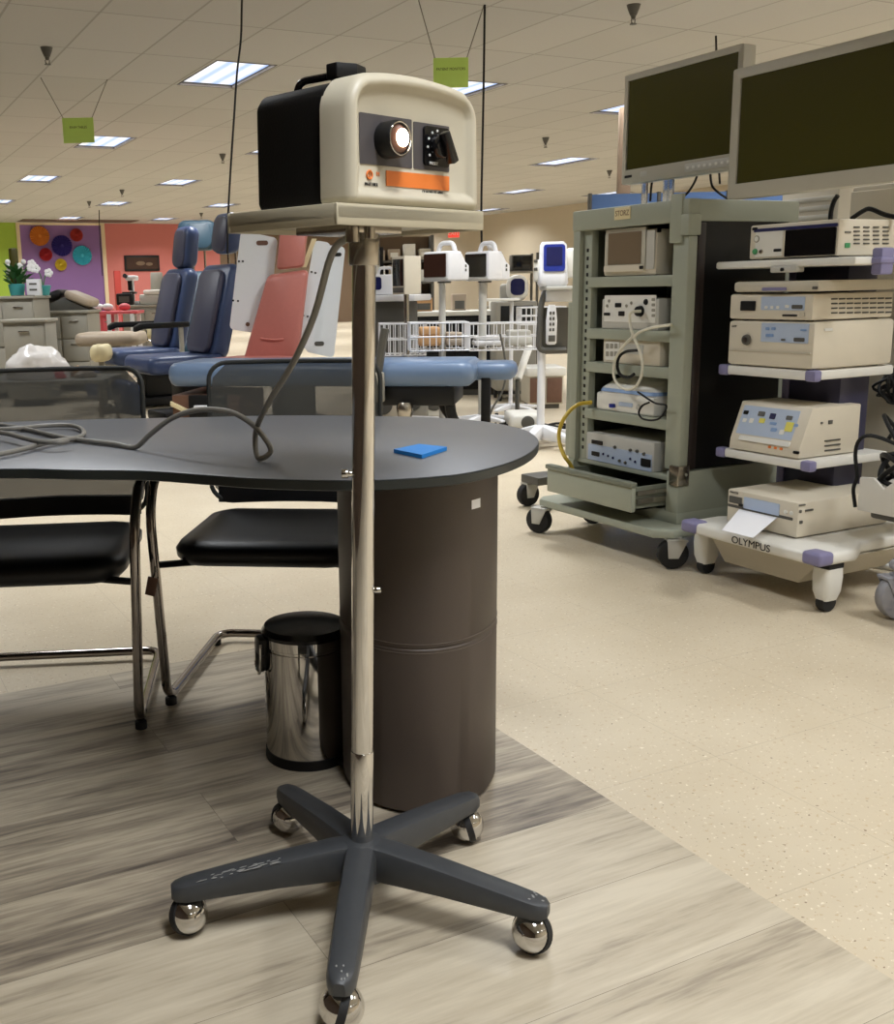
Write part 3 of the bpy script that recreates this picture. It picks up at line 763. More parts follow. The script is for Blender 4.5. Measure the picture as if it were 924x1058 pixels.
# ------------------------------------------------------------------ device helpers (front faces -x)
class Dev:
    def __init__(s, name, label, cat, xf, pl, pr, pt, pb, depth, z, case='dev_cream', bev=.006, group=None, slope=0., casename='case', h=None):
        pm, ym = (pl+pr)/2, (pt+pb)/2
        s.xf = xf; s.yl = atx(pl, ym, xf).y; s.w = s.yl-atx(pr, ym, xf).y; s.z = z
        s.h = h or (atx(pm, pt, xf).z-atx(pm, pb, xf).z); s.d = depth; s.slope = slope
        s.t = thing(name, label, cat, (xf, s.yl, z), -90, group)
        b = M()
        if slope: b.prism([(0, 0), (depth, 0), (depth, s.h), (slope, s.h), (.004, s.h*.22)], 'x', 0, s.w, bev)
        else: b.box((0, 0, 0), (s.w, depth, s.h), bev)
        s.case = b.build(casename, case, s.t)
    def loc(s, px, py):
        p = atx(px, py, s.xf)
        if s.slope:
            for _ in range(3):
                lz = max(0., min(s.h, p.z-s.z)); off = .004*lz/(s.h*.22) if lz < s.h*.22 else .004+(s.slope-.004)*(lz-s.h*.22)/(s.h*.78)
                p = atx(px, py, s.xf+off)
            return s.yl-p.y, p.z-s.z, off
        return s.yl-p.y, p.z-s.z, 0.
    def panel(s, x0, y0, x1, y1, mt, name, th=.004, r=.003, par=None, sink=.002):
        a = s.loc(x0, (y0+y1)/2); b = s.loc(x1, (y0+y1)/2); c = s.loc((x0+x1)/2, y0); d = s.loc((x0+x1)/2, y1)
        w, h = max(.003, b[0]-a[0]), max(.003, c[1]-d[1])
        m_ = M()
        if s.slope:
            o = rrect(w, h, min(r, w*.3, h*.3), 3, (a[0]+b[0])/2, 0)
            def P(x, v, k):
                t = v/h+.5; z = d[1]+(c[1]-d[1])*t; y = d[2]+(c[2]-d[2])*t; return Vector((x, y-k, z))
            m_.loft([[P(x, v, -sink) for x, v in o], [P(x, v, th) for x, v in o]])
        else: m_.prism(rrect(w, h, min(r, w*.3, h*.3), 3, (a[0]+b[0])/2, (c[1]+d[1])/2), 'y', -th, sink)
        return m_.build(name, mt, par or s.t)
    def knob(s, px, py, r, ln, mt, name='knob', par=None):
        x, z, y = s.loc(px, py); return M().cyl((x, y+.002, z), (x, y-ln, z), r, r*.85, 18, min(.002, r*.3)).build(name, mt, par or s.t)
    def side(s, x0, y0, x1, y1, mt, name, th=.003, r=.002):
        Y = s.yl-s.w
        a = aty(x0, (y0+y1)/2, Y); b = aty(x1, (y0+y1)/2, Y); c = aty((x0+x1)/2, y0, Y); d = aty((x0+x1)/2, y1, Y)
        w, h = max(.004, b.x-a.x), max(.004, c.z-d.z)
        return M().prism(rrect(w, h, min(r, w*.3, h*.3), 3, (a.x+b.x)/2-s.xf, (c.z+d.z)/2-s.z), 'x', s.w-.002, s.w+th).build(name, mt, s.t)
    def text(s, st, px, py, size, mt='ink_black', sx=1.):
        x, z, y = s.loc(px, py); return text(st, size, mt, s.t, (x, y-.0012, z), sx=sx)
    def feet(s, n=4):
        b = M()
        for x in (.04, s.w-.04):
            for y in (.04, s.d-.04): b.cyl((x, y, -.004), (x, y, .002), .012, n=12)
        return b.build('rubber_feet', 'rubber', s.t)

# ------------------------------------------------------------------ green cabinet on casters
CXF, CYL, CW, CD = 2.85, 3.60, .665, .56
cab = thing('equipment_cabinet', 'tall sage green open front medical cabinet on casters with pulled out drawer', 'cabinet', (CXF, CYL, 0), -90)
SH = [1.093, .884, .745, .548]; ZB = .33; ZTOP = 1.362
f = M()
f.box((0, 0, ZB-.01), (.045, .05, ZTOP-.075), .004)                 # left post
f.box((.045, .02, ZB), (.1, .055, ZTOP-.075), .003)                 # left inner flange
f.box((.585, 0, .36), (CW, .045, ZTOP-.13), .006)                  # right post
f.box((0, -.006, ZTOP-.08), (CW, .05, ZTOP), .006)                  # top beams
f.box((CW-.05, .046, ZTOP-.08), (CW-.001, CD, ZTOP-.001), .006)
f.box((.001, .046, ZTOP-.08), (.05, CD, ZTOP-.001), .006)
f.box((.045, CD-.04, ZTOP-.079), (CW-.045, CD-.001, ZTOP-.001), .004)
f.box((.03, .03, ZTOP-.03), (CW-.03, CD-.03, ZTOP-.004))
f.box((0, CD-.05, ZB), (.05, CD, ZTOP-.05), .004); f.box((CW-.048, CD-.05, ZB), (CW-.004, CD-.003, ZTOP-.078), .004)
f.build('frame', 'cab_green', cab)
b = M(); b.box((.0, .0, .15), (CW, CD, .2), .006); b.box((0, .0, .19), (.035, CD, ZB), .003); b.box((CW-.065, 0, .19), (CW, CD, .355), .006); b.box((.03, .02, ZB-.02), (CW-.03, CD, ZB), .003); b.box((.03, CD-.03, .19), (CW-.03, CD, ZB))
b.build('lower_body', 'cab_green', cab)
bk = M(); bk.box((.575, -.012, ZTOP-.155), (CW-.03, .004, ZTOP+.02), .004); bk.box((CW-.035, -.012, ZTOP-.13), (CW+.008, .05, ZTOP-.055), .004); bk.build('corner_bracket', 'cab_green', cab)
bk = M(); bk.box((.62, -.008, .30), (CW+.008, .05, .38), .006); bk.build('corner_bracket', 'steel', cab)
M().cyl((CW+.008, .03, .345), (CW+.011, .03, .345), .006, n=12).build('screw', 'steel_grey', cab)
M().box((-.075, .04, ZB-.01), (-.002, .34, .99), .004).build('outer_panel', 'cab_green', cab)
M().box((CW-.02, .045, .36), (CW-.006, CD-.05, ZTOP-.08)).build('side_panel', 'cab_black', cab)
M().box((CW-.022, .046, .36), (CW-.001, .085, ZTOP-.085), .003).build('side_strip', 'cab_brown', cab)
M().box((.04, CD-.045, ZB), (CW-.04, CD-.03, ZTOP-.06)).build('back_panel', 'cab_black', cab)
M().box((.006, .056, ZB), (.02, CD-.05, ZTOP-.08)).build('inner_wall', 'cab_green_dark', cab)
sl = M()
for i in range(26): sl.box((.066, .0185, .37+i*.033), (.080, .021, .385+i*.033), .0015, 1)
sl.build('peg_slots', 'cab_black', cab)
for z in SH:
    M().box((.085, .012, z-.042), (.60, CD-.05, z), .005).build('shelf', 'cab_green', cab)
p0 = Vector((0, 0, 0))
pf = M(); pf.prism([(-.06, -.09), (-.02, -.135), (.68, -.135), (.735, -.08), (.735, CD+.06), (-.06, CD+.06)], 'z', .118, .152, .008)
pf.build('platform', 'cab_green', cab)
d_ = M(); d_.box((.075, -.17, .205), (.60, -.148, .316), .005); dface = d_.build('drawer', 'cab_green', cab)
d_ = M(); d_.box((.085, -.149, .21), (.59, .4, .216)); d_.box((.085, -.149, .21), (.093, .4, .30)); d_.box((.582, -.149, .21), (.59, .4, .30)); d_.box((.085, .39, .21), (.59, .4, .3)); d_.build('drawer_box', 'cab_green_dark', dface)
d_ = M(); d_.box((.592, -.14, .235), (.602, .3, .255)); d_.box((.592, -.14, .27), (.602, .3, .285)); d_.build('drawer_slide', 'steel', dface)
d_ = M(); d_.box((.07, -.178, .302), (.605, -.146, .322), .005); d_.build('drawer_grip', 'cab_green_dark', dface)
bp_ = M(); a = atx(637, 215, CXF); c = atx(653, 226, CXF)
bp_.box((CYL-a.y, -.0095, c.z), (CYL-c.y, -.005, a.z), .001); pl = bp_.build('name_plate', 'cream_vinyl', cab, label='small cream name plate')
text('STORZ', .030, 'wood_dark', pl, ((CYL-a.y+CYL-c.y)/2, -.0098, (a.z+c.z)/2), sx=.85)
def caster(par, x, y, r, w, sw, m_='rubber', fork='dev_grey', zt=.1):
    c = M(); c.X = Matrix.Translation((x, y, 0)) @ Matrix.Rotation(math.radians(sw), 4, 'Z')
    c.cyl((-r*.35, -w/2, r), (-r*.35, w/2, r), r, n=28, bev=r*.15); o = c.build('caster', m_, par, label='black wheeled caster')
    k = M(); k.X = Matrix.Translation((x, y, 0)) @ Matrix.Rotation(math.radians(sw), 4, 'Z')
    for s_ in (-1, 1):
        y0_, y1_ = sorted((s_*(w/2+.002), s_*(w/2+.007)))
        k.prism([(-r*.7, r*.75), (-r*.05, r*.75), (r*.5, zt), (-r*.8, zt)], 'y', y0_, y1_, .001)
    k.box((-r*.8, -w/2-.007, zt-.006), (r*.5, w/2+.007, zt+.004), .002); k.cyl((0, 0, zt), (0, 0, zt+.012), .012, n=12)
    k.build('fork', fork, o)
    return o
def cab_loc(p): return (CYL-p.y, p.x-CXF)
for q, sw in (((561, 551), 20), ((700, 587), 60), ((609, 540), 200)):
    p = cab_loc(atz(*q)); caster(cab, p[0], p[1], .058, .04, sw, zt=.112)
caster(cab, .66, .5, .058, .04, 0, zt=.112)
rc = thing('rolling_cart', 'dark wheeled cart base peeking out left of the green cabinet', 'cart', tuple(atz(549, 522)), -90)
caster(rc, 0, 0, .058, .04, 90, zt=.115); M().box((-.02, -.05, .12), (.12, .4, .16), .005).build('deck', 'grey_dark', rc)
caster(rc, .06, .36, .058, .04, 80, zt=.115)

# things in the cabinet
A_ = Dev('patient_analyzer', 'cream box with a tan screen on the top shelf of the green cabinet', 'medical device', 2.872, 624, 679, 235, 282, .24, SH[0], 'dev_cream', .012)
A_.panel(627, 236, 668, 279, 'screen_bezel', 'screen_bezel', .006); A_.panel(630, 240, 664, 273, 'screen_tan', 'screen', .008)
A_.panel(626, 274, 667, 280.5, 'dev_cream', 'button_bar', .010); A_.panel(663, 274.5, 667, 278, 'black', 'power_switch', .012); A_.panel(669, 238, 677, 278, 'dev_grey', 'control_panel', .004); A_.side(679, 235, 683, 240, 'black', 'port')
A_.feet()
B_ = Dev('electrosurgical_unit', 'grey box with white cable plugged into a black socket on second shelf of green cabinet', 'medical device', 2.872, 622, 681, 303, 335, .28, SH[1], 'dev_grey', .006)
B_.panel(625, 305, 678, 333, 'dev_white', 'front_panel', .002)
for q in ((636.5, 313, 642.5, 317.5), (625, 323, 631, 326), (640, 321.5, 646, 326.5)): B_.panel(*q, 'black', 'switch', .005)
for q in ((628, 316), (648, 316), (653, 313), (630, 311)): B_.knob(*q, .007, .006, 'steel_grey', 'button')
kb = B_.knob(662.5, 321.5, .022, .02, 'black', 'socket'); B_.knob(668, 312, .013, .006, 'black', 'badge')
for i in range(4): B_.panel(674, 308+i*5.5, 677.5, 311+i*5.5, 'steel_grey', 'button', .003)
B_.feet()
C_ = Dev('pump_unit', 'cream box with small buttons on third shelf of green cabinet', 'medical device', 2.875, 623, 682, 351, 377, .26, SH[2], 'dev_cream', .008)
C_.panel(626, 353, 640, 372, 'dev_white', 'button_panel', .003)
for i in range(3):
    for j in range(2): C_.panel(627+i*4.4, 355+j*8, 630+i*4.4, 360+j*8, 'steel_grey', 'button', .005)
C_.panel(645, 356, 665, 366, 'dev_grey', 'display', .003); C_.feet()
D_v = Dev('irrigation_pump', 'rounded white and blue device on fourth shelf of green cabinet', 'medical device', 2.875, 616, 676, 399, 428, .26, SH[3], 'dev_white', .01, h=.075)
a = M(); L = []
for z, i, dy in ((.07, 0, 0), (.095, .004, .004), (.125, .03, .03), (.14, .06, .06), (.146, .1, .1)): L.append([Vector((x, y, z)) for x, y in rrect(D_v.w-2*i, .25-i-dy, .05, 6, D_v.w/2, .125+dy/2)])
a.loft(L); a.build('dome_cover', 'dev_white', D_v.t, 60)
a = M(); L = []
for z, i, dy in ((.080, -.001, -.001), (.094, .003, .003)): L.append([Vector((x, y, z)) for x, y in rrect(D_v.w-2*i, .25-i-dy, .05, 6, D_v.w/2, .125+dy/2)])
a.loft(L, False, False); a.build('blue_band', 'panel_blue2', D_v.t, 60)
D_v.panel(632, 417, 636, 421, 'screen_blue', 'connector', .014); D_v.panel(640, 416, 654, 420, 'panel_blue', 'label_strip', .003); D_v.knob(660, 421, .012, .006, 'dev_grey', 'button')
E_v = Dev('video_processor', 'grey instrument with rows of knobs and sockets at the bottom of green cabinet', 'medical device', 2.87, 605, 676, 454, 483, .3, ZB, 'dev_grey', .005, h=.118)
E_v.panel(608, 464, 674, 481, 'panel_blue', 'front_panel', .002); E_v.panel(612, 455, 623, 459, 'black', 'display', .004); E_v.panel(612, 466.5, 620, 471, 'black', 'switch', .004)
for q in ((636, 462), (652, 465), (659, 466), (666, 469), (641, 476), (647, 478)): E_v.knob(*q, .007, .009, 'grey_dark')
for q in ((624, 469), (629, 471), (634, 473), (652, 474), (657, 477)): E_v.knob(*q, .006, .006, 'screen_navy', 'socket')
E_v.panel(663, 474, 673, 482, 'black', 'power_switch', .005); E_v.feet()
def zq(pts, x0=540, y0=190, s=4.2): return [(x0+a/s, y0+b/s) for a, b in pts]
X_ = 2.822
wc = [atx(x, y, X_) for x, y in zq([(466, 585), (470, 625), (478, 660), (450, 690), (415, 735), (397, 790), (402, 850), (440, 888), (485, 885), (515, 835), (520, 770), (500, 700), (486, 668), (510, 642), (570, 622), (640, 612)])]
p_ = atx(662, 321.5, 2.85)
wc = [Vector((2.852, p_.y, p_.z)), p_+Vector((-.035, .015, -.004))]+wc+[atx(693, 336, 2.9)]
tag(M().tube(wc, .0058, 8, k=5).build('cable', 'tube_white'), 'white cable hanging in a loop from the second shelf of the green cabinet', 'cable')
bc = [atx(x, y, 2.838) for x, y in zq([(500, 722), (450, 728), (420, 750), (412, 790), (425, 828), (460, 840), (485, 825)])]
tag(M().tube(bc, .006, 8, k=5).build('cable', 'black'), 'short black cable hanging inside the white cable loop', 'cable')
bc = [atx(x, y, 2.825) for x, y in zq([(500, 105), (545, 135), (580, 155), (625, 165)], 540, 380)]+[atx(x, y, 2.82) for x, y in zq([(600, 215), (560, 228), (520, 220), (505, 195), (520, 165), (550, 150)], 540, 380)]
tag(M().tube(bc, .004, 8, k=5).build('cable', 'black'), 'black cable dangling in front of the white and blue device', 'cable')
yt = [atx(x, y, X) for (x, y), X in zip(zq([(300, 150), (240, 160), (190, 205), (162, 265), (160, 320), (180, 380), (205, 415)], 540, 380), (2.86, 2.80, 2.74, 2.72, 2.72, 2.72, 2.74))]
yt += [Vector((2.78, yt[-1].y-.01, .27)), Vector((2.84, yt[-1].y-.08, .25)), Vector((2.86, yt[-1].y-.25, .24))]
tag(M().tube(yt, .0085, 8, k=5).build('tube', 'tube_yellow'), 'yellow tube curling out of the green cabinet into its drawer', 'tube')

# ------------------------------------------------------------------ monitors
def lcd(name, label, xf, y0, y1, z0, z1, d, bez, par_z, ctrl=True):
    t = thing(name, label, 'monitor', (xf, y0, z0), -90); w, h = y0-y1, z1-z0
    b = M(); b.box((0, .012, 0), (w, d, h), .008); b.box((w*.2, d-.005, h*.2), (w*.8, d+.05, h*.8), .012); b.build('housing', 'screen_bezel', t)
    f_ = M(); o1, o2 = rrect(w, h, .008, 3, w/2, h/2), rrect(w-bez[0]-bez[1], h-bez[2]-bez[3], .003, 3, (bez[0]+w-bez[1])/2, (bez[2]+h-bez[3])/2)
    V = lambda o, y: [Vector((x, y, z)) for x, z in o]
    f_.loft([V(o1, .014), V(o1, .002), V(rrect(w-.006, h-.006, .007, 3, w/2, h/2), 0), V(o2, 0), V(o2, .008)], False, False); f_.build('bezel', 'screen_bezel', t)
    s_ = M(); s_.prism(o2, 'y', .007, .014); s_.build('screen', 'screen_olive', t)
    if ctrl:
        c_ = M(); c_.box((w*.58, -.004, .012), (w*.98, .004, bez[2]-.012), .003); cp = c_.build('control_strip', 'dev_grey', t)
        for i in range(8): M().box((w*.60+i*w*.046, -.0055, .022), (w*.60+i*w*.046+.012, -.003, .032), .001).build('button', 'dev_white', cp)
        M().box((w*.03, -.001, .024), (w*.10, .002, .034)).build('badge', 'black', t)
        M().box((w*.18, -.001, .022), (w*.24, .002, .04), .001).build('badge', 'dev_grey', t)
    return t, w, h
m1, w1, h1 = lcd('flat_monitor', 'grey framed flat screen monitor standing on top of the green cabinet', 3.0, 3.485, 2.868, 1.462, 1.885, .065, (.022, .022, .055, .024), 0)
for x in (w1*.12, w1*.32, w1*.36): M().box((x, .04, ZTOP-1.462), (x+.03, .052, .02), .003).build('stand_post', 'clear', m1)
b = M(); b.box((w1*.02, .0, ZTOP-1.462+.0), (w1*.5, .14, ZTOP-1.462+.008), .003); b.build('stand_base', 'clear', m1)
for pts, lb in (([(722, 176), (718, 188), (710, 200), (700, 207)], 'thin black cable drooping behind the foot of the cabinet top monitor'), ([(734, 178), (736, 192), (744, 200), (752, 207)], 'thick black plug cable beneath the cabinet top monitor'), ([(675, 181), (673, 195), (672, 208)], 'short straight black cable under the left half of the cabinet top monitor')):
    q = [atx(x, y, 3.09) for x, y in pts]; q[-1].z = max(q[-1].z, ZTOP+.006)
    tag(M().tube(q, .0045, 8, k=4).build('cable', 'black'), lb, 'cable')
m2, w2, h2 = lcd('flat_monitor', 'large grey framed flat screen monitor on the endoscopy tower, cut by the right edge', 2.95, 2.862, 2.07, 1.352, 1.79, .07, (.036, .036, .05, .034), 0, False)
m2.rotation_euler = (0, 0, math.radians(-90))
b = M(); b.box((w2*.38, .07, .1), (w2*.62, .13, .3), .01); b.cyl((w2*.5, .13, .2), (w2*.5, .3, .2), .025, n=16); b.build('mount_arm', 'dev_grey', m2)

# ------------------------------------------------------------------ endoscopy tower
TX, TY = 2.75, 2.79
tw = thing('endoscopy_tower', 'white and lilac wheeled endoscopy tower loaded with stacked cream devices', 'equipment cart', (TX, TY, 0), -90)
def tl_(p): return Vector((TY-p.y, p.x-TX, p.z))
pf = M(); pf.prism([(0, .02), (.03, -.01), (.56, -.01), (.60, .02), (.60, .16), (.54, .26), (.54, .48), (.60, .58), (.6, .66), (0, .66), (0, .58), (.05, .48), (.05, .26), (0, .16)], 'z', .168, .208, .012, 3)
pf.build('platform', 'dev_white', tw)
pn = M(); pn.prism([(.06, .166), (.545, .166), (.46, .075), (.14, .075)], 'y', .06, .5, .006)
pn.build('lower_housing', 'dev_side', tw)
for x in (.03, .565):
    c = M(); c.box((x-.035, -.018, .17), (x+.04, .05, .214), .012, 3); c.build('corner_cap', 'lilac', tw)
for (x, y) in ((.02, .095), (.555, .085), (.02, .6), (.56, .6)):
    y = y if y > .3 else y-.0
    c = M(); c.cyl((x, y-.0, .036), (x, y, .15), .03, .036, 18); 
    c = M(); L = []
    for z, a, b2 in ((.04, .022, .030), (.07, .032, .04), (.12, .036, .042), (.15, .034, .04)): L.append([Vector((x+px*1., y+py, z)) for px, py in rrect(2*a, 2*b2, a*.6, 5)])
    c.loft(L); co = c.build('caster', 'dev_white', tw, label='white hooded caster')
    M().box((x-.033, y-.036, .148), (x+.033, y+.036, .170), .006).build('swivel', 'rubber', co)
    M().cyl((x-.016, y, .033), (x+.016, y, .033), .033, n=24, bev=.005).build('wheel', 'rubber', co)
M().box((.03, .44, .2), (.27, .60, 1.12), .02).build('column', 'lilac_dark', tw)
M().box((.02, .43, .2), (.05, .60, 1.12), .008).build('column_strip', 'lilac', tw)
def shelf(z, y0, y1, x0, x1, th, caps=True, nm='shelf'):
    s_ = M(); s_.box((x0, y0, z-th), (x1, y1, z), .008, 2); o = s_.build(nm, 'dev_white', tw)
    if caps:
        for x in (x0, x1): M().box((x-.022, y0-.006, z-th-.003), (x+.022, y0+.03, z+.002), .008).build('corner_cap', 'lilac', o)
    return o
shelf(.456, .2, .62, TY-2.828, TY-2.444, .032); shelf(.764, .2, .62, TY-2.835, TY-2.45, .034)
kt = shelf(1.134, .185, .62, TY-2.885, TY-2.30, .026, False, 'top_tray')
M().box((.16, .178, 1.090), (.27, .22, 1.112), .005).build('latch', 'dev_grey', kt); M().cyl((.215, .172, 1.1), (.215, .18, 1.1), .006, n=12).build('latch_button', 'black', kt)
br = M(); p = aty(905, 270, 2.30); br.box((TY-2.31, p.x-TX-.01, 1.075), (TY-2.27, p.x-TX+.05, 1.16), .008); br.box((TY-2.36, p.x-TX-.02, 1.11), (TY-2.265, p.x-TX+.06, 1.13), .006); br.build('clamp_bracket', 'lilac', tw)
text('OLYMPUS', .035, 'ink_black', tw, ((TY-atx(778, 563, TX).y), -.0115, .187), sx=1.1)
# devices on the tower
J = Dev('video_printer', 'cream printer with a sheet sticking out, on the tower bottom platform', 'printer', 2.85, 751, 825, 506, 545, .46, .212, 'dev_cream', .008, h=.122)
J.panel(754, 513, 767, 520, 'grey_dark', 'display', .003); J.panel(769, 517, 806, 529, 'panel_blue', 'control_panel', .003)
for i in range(2): J.knob(812+i*6, 529+i*1.2, .008, .003, 'dev_white', 'button')
J.panel(764, 520.5, 768, 523, 'black', 'button', .004); J.panel(752, 527.5, 820, 530.5, 'grey_dark', 'seam', .001, sink=.001)
J.panel(770, 532, 782, 536, 'pink_red', 'paper_slot_mark', .004); J.text('PRINTER', 759, 509, .010)
for i, q in enumerate(((826, 521, 832, 522.5), (826, 527, 828, 530), (832, 526, 840, 528), (826, 538, 829, 541))): J.side(*q, 'grey_dark', 'side_mark')
pz = .212+.048
q = [atx(768, 533, 2.852), atz(745, 549, .255), atz(775, 557, .252), atx(803, 541, 2.852)]
q = [Vector((2.848, atx(764, 534, 2.85).y, .268)), atz(746, 548, .250), atz(778, 556, .250), Vector((2.848, atx(803, 540, 2.85).y, .268))]
sp = M(); sp.loft([q, [v+Vector((0, 0, .0012)) for v in q]]); tag(sp.build('paper_sheet', 'paper'), 'white sheet of paper sticking out of the printer', 'paper')
K = Dev('surgical_generator', 'cream sloped front generator with blue and yellow buttons on the tower middle shelf', 'medical device', 2.95, 754, 827, 419, 470, .30, .460, 'dev_cream', .005, h=.172, slope=.055)
K.panel(764, 421, 824, 452, 'panel_blue', 'control_panel', .001)
for q, m_ in (((769, 424, 774, 428), 'screen_black'), ((784, 425, 791, 430), 'grey_dark'), ((796, 427, 802, 433), 'screen_navy'), ((813, 429.5, 819.5, 434), 'grey_dark'), ((785, 432, 791, 437), 'yellow'), ((812, 436, 820, 446), 'yellow'), ((796, 436, 803, 439), 'panel_blue2'), ((797, 442, 803, 446), 'panel_blue2'), ((821, 438, 825, 441), 'panel_blue2'), ((768, 432, 772, 436), 'dev_white'), ((775, 432, 779, 437), 'dev_white'), ((806, 444, 811, 449), 'dev_white')): K.panel(*q, m_, 'button' if m_ not in ('grey_dark', 'screen_black', 'screen_navy') else 'display', .003)
K.panel(764, 453, 818, 458, 'dev_white', 'ledge', .006); K.panel(820, 466, 826, 469, 'black', 'socket', .003)
for i in range(3): K.panel(794+i*6, 460.5+i*1, 797+i*6, 463+i*1, 'orange', 'indicator', .002)
for i in range(3): K.side(852, 454+i*5, 868, 455.5+i*5, 'grey_dark', 'vent')
K.side(856, 434, 860, 438, 'grey_dark', 'socket'); K.side(848, 436, 850, 438, 'grey_dark', 'screw'); K.feet()
L1 = Dev('light_source_unit', 'cream light source unit with a dark round socket on the tower upper shelf', 'medical device', 2.945, 752, 841, 333, 378, .40, .768, 'dev_cream', .012, h=.158)
L1.panel(787, 334, 836, 354, 'panel_blue', 'control_panel', .002); L1.knob(772, 351, .02, .010, 'grey_dark', 'scope_socket'); L1.knob(772, 351, .012, .013, 'cab_brown', 'socket_core')
for q in ((792, 338, 796, 341), (798, 338, 802, 341), (792, 345, 800, 348), (828, 340, 834, 342)): L1.panel(*q, 'panel_blue2', 'button', .004)
L1.panel(821, 349, 832, 353, 'grey_dark', 'switch', .004); L1.panel(808, 350, 812, 352, 'grey_dark', 'button', .004); L1.panel(754, 362, 838, 364, 'dev_side', 'trim_strip', .003)
L1.text('LAMP', 759, 337, .010); L1.side(852, 339, 860, 342, 'dev_white', 'side_label'); L1.feet()
L2 = Dev('video_center', 'thin cream video unit with a black window, stacked on the light source unit', 'medical device', 2.945, 754, 840, 306, 330, .40, .768+.158+.005, 'dev_cream', .008, h=.088)
L2.panel(766, 311, 781, 321, 'black', 'window', .004); L2.panel(787, 306.5, 832, 320.5, 'panel_blue', 'control_panel', .002)
for q in ((791, 316, 794, 319), (797, 316, 800, 319), (803, 316, 806, 319), (812, 315, 816, 318)): L2.panel(*q, 'dev_white', 'button', .004)
L2.panel(819, 315, 830, 319, 'grey_dark', 'switch', .004); L2.panel(809, 325, 824, 327, 'black', 'card_slot', .003); L2.panel(827, 323, 832, 327, 'dev_side', 'button', .004)
for i in range(8):
    for j in range(4): L2.side(859+i*8, 308+j*4.8-i*.1, 865+i*8, 309.6+j*4.8-i*.1, 'grey_dark', 'vent')
L2.feet()
L3 = Dev('keyboard_tray', 'thin cream lidded keyboard drawer between the top tray and the video unit', 'keyboard', 2.93, 758, 846, 293, 303, .38, 1.026, 'dev_side', .010, h=.036)
L3.panel(788, 297, 813, 300.5, 'lilac', 'badge', .003); L3.panel(846-6, 296, 845, 299, 'grey_dark', 'latch', .003)
I_ = Dev('insufflator', 'cream box with a big black window and green button on the tower top tray', 'medical device', 2.95, 775, 866, 231, 267, .40, 1.139, 'dev_cream', .006, h=.115)
I_.panel(780, 233.5, 866, 237, 'navy_strip', 'top_strip', .003); I_.panel(812, 236.5, 864, 264, 'black_gloss', 'window', .004); I_.panel(781, 238, 809, 265, 'dev_white', 'control_panel', .002)
g_ = I_.knob(782.5, 247, .014, .004, 'steel_grey', 'gauge'); I_.knob(782.5, 247, .0105, .005, 'dev_white', 'gauge_face', g_); I_.knob(781, 260, .011, .008, 'green_mark', 'port'); I_.knob(787, 260, .009, .006, 'steel', 'port')
I_.panel(800, 257, 808, 260, 'black', 'label_strip', .003); I_.panel(778, 235, 783, 238, 'black', 'badge', .003)
I_.text('9:00', 830, 245, .02, 'panel_grey'); I_.text('1.5', 852, 244, .02, 'panel_grey')
for i in range(4):
    for j in range(5): I_.side(882+i*10, 234+j*4.2, 888+i*10, 235.6+j*4.2, 'grey_dark', 'vent')
I_.side(873, 251, 878, 256, 'green_mark', 'badge'); I_.side(873, 239, 879, 241, 'grey_dark', 'side_mark'); I_.feet()
bn = M(); p = atx(888, 518, 2.95)
tray_p = (2.95, 2.235, .325)
bi = thing('holder_bin', 'white holder bin stuffed with black cables at right edge of the tower', 'bin', tray_p, -90)
bn.prism([(0, 0), (.2, 0), (.2, .115), (.14, .13), (.09, .085), (.05, .115), (0, .11)], 'y', 0, .012, .004)
bn.box((0, .01, 0), (.2, .2, .012), .003); bn.box((0, .01, 0), (.012, .2, .1), .003); bn.box((.188, .01, 0), (.2, .2, .1), .003); bn.box((0, .19, 0), (.2, .2, .1), .003)
bn.build('bin_body', 'bin_white', bi); bb = M(); bb.box((.01, .05, -.03), (.19, .16, 0), .01); bb.box((-.02, .3-.12, .02), (.06, .5, .08), .01); bb.build('bracket', 'grey_dark', bi)
rr = random.Random(3)
for k, lb in enumerate(('black camera cable looping high over the white holder bin', 'black camera cable coiled inside the white holder bin')):
    pts = []
    for i in range(22 if k else 12):
        a = i*.95; R_ = .06+.03*rr.random()
        pts.append(Vector((2.95+.09+.05*math.sin(a)*(.5+rr.random()*.7), 2.235-.1+R_*math.cos(a)*1.1, .325+.1+(.035 if k else .13)+.05*math.sin(a*1.3+k)*(1 if k else 1.6))))
    tag(M().tube(pts, .0085 if k else .0065, 8, k=5).build('cable', 'black'), lb, 'cable')
hp = [atx(x, y, 2.96) for x, y in ((884, 524), (882, 505), (886, 492), (884, 470), (888, 455), (900, 450), (924, 458), (945, 470))]
tag(M().tube(hp, .006, 8, k=4).build('cable', 'black'), 'black cable arcing from the white bin past the generator', 'cable')
pts = []; cc_ = aty(900, 400, 2.62)
for i in range(64):
    a = i*.8; R_ = .04+.055*rr.random()
    pts.append(Vector((cc_.x+.10+R_*math.cos(a)*1.3+.03*rr.random(), 2.55+.08*rr.random(), cc_.z+R_*math.sin(a)*.75)))
tag(M().tube(pts, .0055, 6, k=4).build('cable_bundle', 'black'), 'tangled bundle of black cables hanging under the upper shelf behind the tower', 'cables')
for pts, lb in (([(858, 230), (859, 218), (862, 208), (866, 202)], 'black cable rising behind the tower top box to the big monitor'), ([(880, 226), (892, 218), (900, 216), (915, 222), (935, 226)], 'black cable arching over the top box at the right edge')):
    tag(M().tube([atx(x, y, 3.2) for x, y in pts], .008, 8, k=4).build('cable', 'black'), lb, 'cable')
